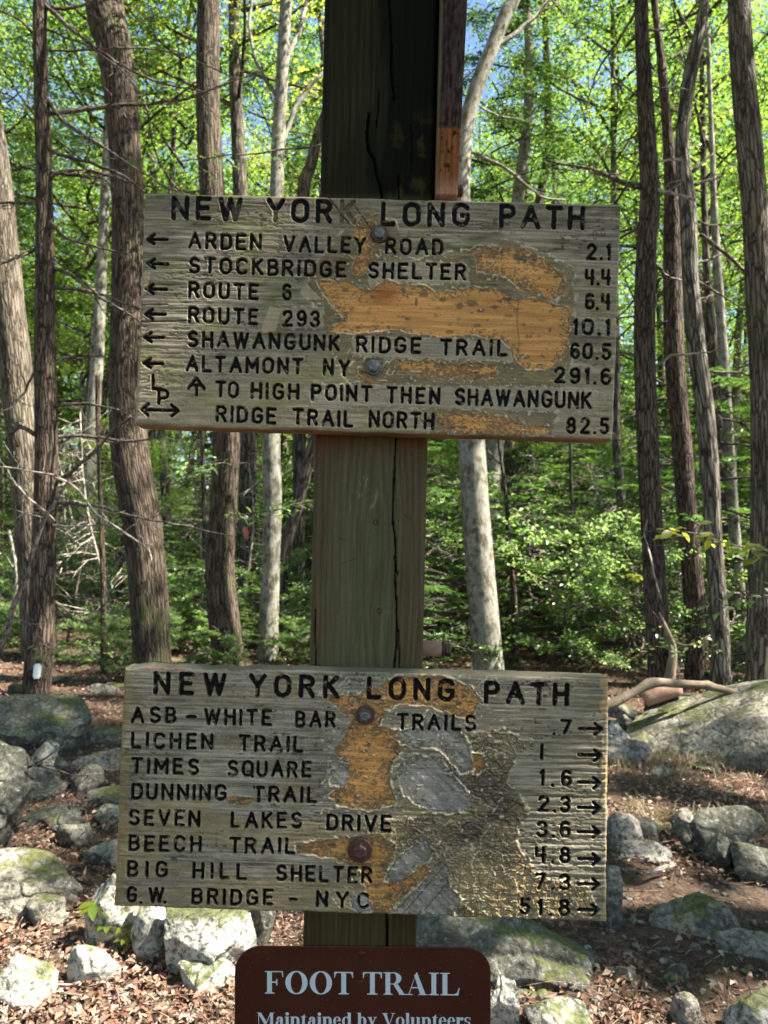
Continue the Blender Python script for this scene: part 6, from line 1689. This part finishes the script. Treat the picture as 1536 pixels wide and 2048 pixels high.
# board fixed on the right side of the post, seen end on
def side_board():
    a = at(879, 330, DP - 0.0); z0 = at(870, 398, DP)[2]; z1 = 2.6
    z = np.linspace(z0, z1, 240); nu = 26; u = np.linspace(0, 1, nu)
    U, Zg = np.meshgrid(u, z)
    # left/right edge from the photo
    el = [at(871, 395, DP - .012), at(881, 0, DP - .012)]; er = [at(915, 395, DP - .012), at(935, 0, DP - .012)]
    lx_ = np.polyfit([p[2] for p in el], [p[0] for p in el], 1); rx_ = np.polyfit([p[2] for p in er], [p[0] for p in er], 1)
    Xg = (lx_[0] * Zg + lx_[1]) * (1 - U) + (rx_[0] * Zg + rx_[1]) * U
    zs = at(900, 265, DP)[2]
    n1 = fbm2(Xg * 500, Zg * 60, 3, 4); n2 = fbm2(Xg * 220, Zg * 160, 9, 4)
    old = lerp(np.broadcast_to(C3(0.018, 0.011, 0.009), Xg.shape + (3,)), np.broadcast_to(C3(0.075, 0.05, 0.042), Xg.shape + (3,)), sstep(0.3, 0.75, n1 * 0.6 + n2 * 0.4))
    new = lerp(np.broadcast_to(C3(0.12, 0.045, 0.018), Xg.shape + (3,)), np.broadcast_to(C3(0.25, 0.095, 0.034), Xg.shape + (3,)), n1)
    new = lerp(new, np.broadcast_to(C3(0.03, 0.012, 0.006), new.shape), sstep(0.66, 0.74, n2))
    new = lerp(new, np.broadcast_to(C3(0.42, 0.22, 0.14), new.shape), sstep(z0 + 0.03, z0, Zg) * 0.7)
    f = sstep(zs - 0.001, zs + 0.001, Zg + 0.002 * (n1 - 0.5)); col = lerp(new, old, f)
    le = sstep(0.12, 0.05, U) * 0.6; col = lerp(col, np.broadcast_to(C3(0.16, 0.14, 0.07), col.shape), le)
    gv = sstep(0.03, 0.0, np.abs(U - 0.15)) * 0.8; col = lerp(col, col * 0.3, gv)
    bev = 0.002 * (np.clip(1 - U / 0.08, 0, 1) ** 2 + np.clip(1 - (1 - U) / 0.08, 0, 1) ** 2)
    Vf = np.stack([Xg, DP - 0.012 + bev + 0.0008 * (n1 - 0.5), Zg], -1)
    C = np.concatenate([col, np.full(Xg.shape + (1,), 0.7)], -1)
    wrap = []; wc = []
    for (fu, fy) in ((1, .3), (1, .7), (1, 1), (0, 1), (0, .7), (0, .3)):
        wrap.append(np.stack([Xg[:, -1] if fu else Xg[:, 0], np.full(len(z), DP - 0.012 + 0.30 * fy), z], -1)); wc.append(C[:, -2 if fu else 1])
    VV = np.concatenate([Vf, np.stack(wrap, 1)], 1); CC = np.concatenate([C, np.stack(wc, 1)], 1)
    K = VV.shape[1]; n_ = len(z); i = np.arange(n_ - 1)[:, None] * K; j = np.arange(K)[None, :]; j2 = (j + 1) % K
    F = np.stack([i + j, i + j2, i + K + j2, i + K + j], -1).reshape(-1, 4)
    V2 = VV.reshape(-1, 3); C2 = CC.reshape(-1, 4)
    V2 = np.vstack([V2, [VV[0].mean(0)], [VV[-1].mean(0)]]); C2 = np.vstack([C2, [C2[0]], [C2[-1]]])
    b = len(V2) - 2; T = np.vstack([np.stack([(np.arange(K) + 1) % K, np.arange(K), np.full(K, b)], -1), np.stack([(n_ - 1) * K + np.arange(K), (n_ - 1) * K + (np.arange(K) + 1) % K, np.full(K, b + 1)], -1)])
    loc = Vector((float(Xg.mean()), DP + 0.1, float(z0)))
    root = empty('side_signboard', loc, 'board seen edge on at the right of the post, dark brown above, orange below', 'sign')
    link('plank', mesh_np('plank', V2 - np.array(loc), [F, T], M_POST, attrs={'paint': ('FLOAT_COLOR', C2)}), root)
    p = at(917, 382, DP + 0.02)
    hcyl('bolt', p[0] - 0.004, p[0] + 0.006, DP + 0.02, p[2], 0.008, 6, M_RUST, root, smooth=False)
side_board()

# ------------------------------------------------------------------ FOOT TRAIL sign
DS_ = DP - 0.0030
def rr_outline(x0, y0, x1, y1, r, n=14):
    pts = []
    for cx, cy, a0 in ((x1 - r, y0 + r, -90), (x1 - r, y1 - r, 0), (x0 + r, y1 - r, 90), (x0 + r, y0 + r, 180)):
        pts += arcp(cx, cy, r, r, a0, a0 + 90, n)
    return pts
# px coordinates in photo; the plate continues below the frame
sgn = rr_outline(470, 1893, 982, 2400, 52)
ctr = (726, 2146)
def tiltxy(x, y):   # follow the slight clockwise tilt of the plate
    a = R(0.35); dx, dy = x - 726, y - 1893
    return 726 + dx * math.cos(a) - dy * math.sin(a), 1893 + dx * math.sin(a) + dy * math.cos(a)
sroot = empty('trail_marker_sign', at(726, 2146, DS_), 'dark brown rounded metal sign with pale serif words FOOT TRAIL', 'sign')
def sign_pts(pts, y): 
    q = [tiltxy(*p) for p in pts]; return at([p[0] for p in q], [p[1] for p in q], y)
fr = sign_pts(sgn, DS_); bk = sign_pts(sgn, DS_ + 0.0022)
cen = fr.mean(0); inn = cen + (fr - cen) * 0.992; fr2 = fr.copy(); fr2[:, 1] += 0.0005
n_ = len(sgn); V = np.vstack([inn, fr2, bk, [cen], [bk.mean(0)]]); a_ = np.arange(n_); b_ = (a_ + 1) % n_
link('plate', mesh_np('plate', V - np.array(sroot.location), [np.vstack([np.stack([a_, b_, n_ + b_, n_ + a_], -1), np.stack([n_ + a_, n_ + b_, 2 * n_ + b_, 2 * n_ + a_], -1)]), np.vstack([np.stack([b_, a_, np.full(n_, 3 * n_)], -1), np.stack([2 * n_ + a_, 2 * n_ + b_, np.full(n_, 3 * n_ + 1)], -1)])],
     [M_BROWNSIGN, M_SIGNEDGE], False, mat_idx=np.concatenate([np.zeros(n_), np.ones(n_), np.zeros(n_), np.zeros(n_)])), sroot)
ss = 0.045; ST, TH, XH = 0.225, 0.06, 0.70
def rect(x0, y0, x1, y1): return ('p', [(x0, y0), (x1, y0), (x1, y1), (x0, y1)])
def serif(x0, x1, y, d=1): return ('p', [(x0, y), (x1, y), (x1, y + d * ss), (x0, y + d * ss)])
def ringp(cx, cy, rx, ry, irx, iry, a0=0, a1=360): return ('r', cx, cy, rx, ry, irx, iry, a0, a1)
def stem(x, y0, y1, l=.1, r=.1, bot=True, top=True):
    o = [rect(x, y0, x + ST, y1)]
    if bot: o += [serif(x - l, x, y0), serif(x + ST, x + ST + r, y0), ('p', [(x - l * .35, y0 + ss), (x, y0 + ss), (x, y0 + ss * 2.2)]), ('p', [(x + ST, y0 + ss), (x + ST + r * .35, y0 + ss), (x + ST, y0 + ss * 2.2)])]
    if top: o += [serif(x - l, x, y1, -1), serif(x + ST, x + ST + r, y1, -1)]
    return o
def oo(cx, cy, rx, ry, a0=0, a1=360, t=None): return ringp(cx, cy, rx, ry, rx - (t or ST), ry - 0.05, a0, a1)
SG = {
 'F': (.92, stem(.12, 0, 1, r=.12) + [rect(.345, 1 - ss, .86, 1), ('p', [(.86, 1 - ss), (.82, 1 - ss), (.80, 1 - ss * 1.5), (.845, .74), (.875, .74)]), rect(.345, .48, .56, .54), ('p', [(.56, .36), (.60, .36), (.60, .66), (.56, .66), (.52, .54), (.52, .48)])]),
 'O': (1.14, [oo(.57, .5, .52, .52, t=.25)]),
 'T': (.98, stem(.38, 0, 1, l=.13, r=.13, top=False) + [rect(.05, 1 - ss * 1.2, .38, 1), rect(.605, 1 - ss * 1.2, .93, 1), ('p', [(.05, 1 - ss), (.05, .72), (.08, .72), (.12, .88), (.2, 1 - ss)]), ('p', [(.93, 1 - ss), (.78, 1 - ss), (.86, .88), (.90, .72), (.93, .72)])]),
 'R': (1.06, stem(.12, 0, 1) + [rect(.345, 1 - ss, .5, 1), rect(.345, .46, .5, .5), ringp(.5, .73, .36, .27, .12, .225, -90, 90), ('p', [(.48, .47), (.70, .47), (1.0, .04), (.76, .04)]), serif(.74, 1.08, 0)]),
 'A': (1.04, [('p', [(.40, .86), (.53, 1.02), (.93, 0.03), (.68, 0.03)]), ('p', [(.50, 1.0), (.46, .9), (.13, .03), (.18, .03)]), rect(.26, .30, .70, .355), serif(.02, .32, 0), serif(.60, 1.02, 0)]),
 'I': (.56, stem(.165, 0, 1, l=.12, r=.12)),
 'L': (.96, stem(.12, 0, 1, l=.1, r=.12, bot=False) + [serif(.02, .12, 0), rect(.345, 0, .86, ss * 1.2), ('p', [(.86, 0), (.92, .34), (.885, .34), (.80, .12), (.66, ss)])]),
 'M': (1.40, [rect(.14, 0, .19, 1), serif(.02, .33, 0), serif(.02, .2, 1, -1), ('p', [(.08, 1), (.34, 1), (.78, .28), (.66, 0)]), ('p', [(.66, 0), (.72, 0), (1.1, .96), (1.04, .96)]), rect(1.04, 0, 1.27, 1), serif(.92, 1.04, 0), serif(1.27, 1.38, 0), serif(1.27, 1.38, 1, -1)]),
 'V': (1.04, [('p', [(.10, .97), (.36, .97), (.62, .12), (.52, -.03)]), ('p', [(.52, -.03), (.60, .1), (.92, .97), (.86, .97)]), serif(.02, .46, 1, -1), serif(.72, 1.02, 1, -1)]),
 'a': (.74, [('p', [(.40, .0), (.62, .0), (.62, .5), (.40, .5)]), ringp(.38, .5, .24, .2, .03, .155, 0, 180), ('p', [(.14, .44), (.28, .44), (.28, .56), (.14, .54)]), ringp(.3, .2, .24, .21, .05, .14, 60, 300), rect(.62, 0, .70, .06)]),
 'i': (.40, stem(.09, 0, XH, l=.06, r=.06, top=False) + [serif(.02, .09, XH, -1), ringp(.2, .90, .13, .13, .0, .0)]),
 'n': (.82, stem(.09, 0, XH, l=.06, r=.06, top=False) + [serif(.02, .09, XH, -1), ringp(.46, .42, .28, .29, .06, .22, 0, 140), rect(.52, 0, .74, .43), serif(.47, .80, 0)]),
 't': (.50, [rect(.12, .12, .33, XH), ('p', [(.33, .9), (.33, XH), (.12, XH), (.05, .64)]), rect(.03, XH - .05, .45, XH), ringp(.31, .17, .19, .18, .0, .11, 180, 330)]),
 'e': (.66, [oo(.34, .35, .30, .37, 20, 335, .18), rect(.2, .36, .62, .41), ringp(.34, .38, .29, .33, .1, .29, 0, 90)]),
 'd': (.82, stem(.5, .04, 1.02, l=.05, r=.05, bot=False, top=False) + [serif(.42, .5, 1.02, -1), serif(.60, .80, 0), oo(.36, .35, .31, .37, 40, 320, .2)]),
 'b': (.80, [rect(.09, 0, .31, 1.02), serif(.02, .1, 1.02, -1), ringp(.42, .35, .32, .37, .1, .31, -140, 140)]),
 'y': (.74, [('p', [(.07, XH - .04), (.30, XH - .04), (.48, .15), (.38, -.04)]), ('p', [(.22, -.22), (.30, -.22), (.64, XH - .04), (.57, XH - .04)]), ringp(.2, -.18, .12, .1, .0, .0), serif(.01, .36, XH, -1), serif(.48, .74, XH, -1)]),
 'o': (.74, [oo(.37, .35, .33, .37, t=.19)]),
 'l': (.40, [rect(.09, 0, .31, 1.02), serif(.02, .38, 0), serif(.02, .1, 1.02, -1)]),
 'u': (.82, [rect(.08, .26, .30, XH), serif(.01, .1, XH, -1), ringp(.36, .27, .28, .29, .06, .22, 180, 320), rect(.50, 0, .72, XH), serif(.44, .52, XH, -1), serif(.72, .80, 0)]),
 'r': (.62, stem(.09, 0, XH, l=.06, r=.08, top=False) + [serif(.02, .09, XH, -1), ringp(.48, .58, .13, .13, 0, 0), ringp(.48, .5, .2, .2, .12, .14, 80, 180)]),
 's': (.56, [ringp(.28, .52, .23, .20, .08, .14, 40, 290), ringp(.28, .19, .24, .2, .08, .14, -140, 110), rect(.46, .48, .50, .70), rect(.05, 0, .09, .24)]),
 ' ': (.36, []),
}
def serif_text(txt, x0, x1, ya, yb, h, label):
    tot = sum(SG[c][0] for c in txt) * h; sc = (x1 - x0) / tot
    acc = Acc(); cx = 0; li = 0
    for ch in txt:
        w, prims = SG[ch]
        for pr in prims:
            li = (li + 1) % 9
            yy = DS_ - 0.00035 - li * 0.00003
            if pr[0] == 'p': outs = [pr[1]]
            else:
                _, ccx, ccy, rx, ry, irx, iry, a0, a1 = pr; n = max(6, int(abs(a1 - a0) / 12)); outs = []
                O_ = arcp(ccx, ccy, rx, ry, a0, a1, n + 1); I_ = arcp(ccx, ccy, max(irx, 0.001), max(iry, .001), a0, a1, n + 1)
                outs = [[I_[k_], O_[k_], O_[k_ + 1], I_[k_ + 1]] for k_ in range(n)]
            for poly in outs:
                q = []
                for (u_, v_) in poly:
                    X_ = x0 + (cx + u_) * h * sc; Y_ = ya + (yb - ya) * (X_ - x0) / (x1 - x0) - v_ * h; q.append((X_, Y_))
                Vp = at([p[0] for p in q], [p[1] for p in q], yy); n = len(q)
                # make it face the camera
                nz = np.cross(Vp[1] - Vp[0], Vp[2] - Vp[0])[1]
                if nz > 0: Vp = Vp[::-1]
                if n == 4: acc.add(Vp, [(0, 1, 2, 3)])
                elif n == 3: acc.add(Vp, None, [(0, 1, 2)])
                else: acc.add(Vp, None, [(0, k_, k_ + 1) for k_ in range(1, n - 1)])
        cx += w
    me = acc.mesh('lettering', M_WHITEPRINT, False); me.transform(Matrix.Translation(-sroot.location)); me.update()
    o = link('lettering', me, sroot); o['label'] = label
serif_text('FOOT TRAIL', 529, 921, 1987, 1991, 45, 'pale serif words FOOT TRAIL')
serif_text('Maintained by Volunteers', 513, 942, 2051, 2053, 26, 'smaller pale serif words Maintained by Volunteers')
# screw in the plate
c = at(724, 1908, DS_)
V = [(c[0] + math.cos(a) * .0045, DS_ - 0.0006, c[2] + math.sin(a) * .0045) for a in np.linspace(0, 6.283, 17)[:-1]] + [(c[0] + math.cos(a) * .0035, DS_ - 0.0016, c[2] + math.sin(a) * .0035) for a in np.linspace(0, 6.283, 17)[:-1]] + [(c[0], DS_ - 0.0018, c[2])]
F_ = [(i, (i + 1) % 16, 16 + (i + 1) % 16, 16 + i) for i in range(16)]; T_ = [(16 + i, 16 + (i + 1) % 16, 32) for i in range(16)]
link('screw', mesh_np('screw', np.array(V) - np.array(sroot.location), [np.array(F_), np.array(T_)], M_BROWNSIGN), sroot)

# ------------------------------------------------------------------ say of each repeated plant which one it is
LM = [(-1e9, None), (0, 'the left edge'), (88, 'the blazed trunk'), (265, 'the S shaped trunk'), (450, 'the furrowed trunk'), (543, 'the pale beech'), (735, 'the post'),
      (955, 'the speckled beech'), (1230, 'the boards right end'), (1303, 'the stubby trunk'), (1415, 'the cracked trunk'), (1536, 'the right edge'), (1e9, None)]
ORD = ['nearest', 'second nearest', 'third nearest', 'fourth nearest', 'fifth nearest', 'sixth nearest', 'seventh nearest', 'eighth nearest', 'ninth nearest', 'tenth nearest', 'eleventh nearest', 'twelfth nearest', 'thirteenth nearest', 'fourteenth nearest', 'fifteenth nearest']
KINDS = [('dark evergreen tree', 'dark evergreen trees in the woods'), ('leafy tree some', 'leafy trees in the woods'), ('leafy tree far', 'leafy trees in the woods'), ('small leafy understory tree', 'small understory trees'),
         ('young dark green evergreen', 'young evergreens in the undergrowth'), ('low broadleaf bush', 'broadleaf bushes in the undergrowth'), ('dead leafless sapling', 'dead saplings in the undergrowth'),
         ('knee high leafy plant', 'knee high plants on the forest floor'), ('half buried low rock', 'half buried low rocks')]
NOUN = {'young dark green evergreen': 'young evergreen', 'low broadleaf bush': 'broadleaf bush', 'leafy tree some': 'leafy tree', 'leafy tree far': 'leafy tree', 'half buried low rock': 'half buried rock'}
bins = {}
for o in list(COL.objects):
    if o.parent or 'label' not in o.keys() or 'group' not in o.keys(): continue
    for kpre, grp in KINDS:
        if o['label'].startswith(kpre):
            d_ = (np.array(o.location) - np.array(CAMLOC)) @ CR
            if d_[2] > -0.1: break
            px_ = 768 + FPX * d_[0] / -d_[2]
            g_i = max(i for i, (x_, _) in enumerate(LM) if px_ >= x_)
            bins.setdefault((NOUN.get(kpre, kpre), grp, g_i), []).append(o); break
for (noun, grp, g_i), obs in bins.items():
    obs.sort(key=lambda q: q.location.y)
    a_, b_ = LM[g_i][1], LM[g_i + 1][1]
    where = 'outside the left edge' if a_ is None else 'outside the right edge' if b_ is None else 'between %s and %s' % (a_, b_)
    for i, o in enumerate(obs):
        o['group'] = grp
        o['label'] = noun + ' ' + where + ('' if len(obs) == 1 else ', ' + (ORD[i] if i < len(ORD) - 1 else 'one of the farthest'))
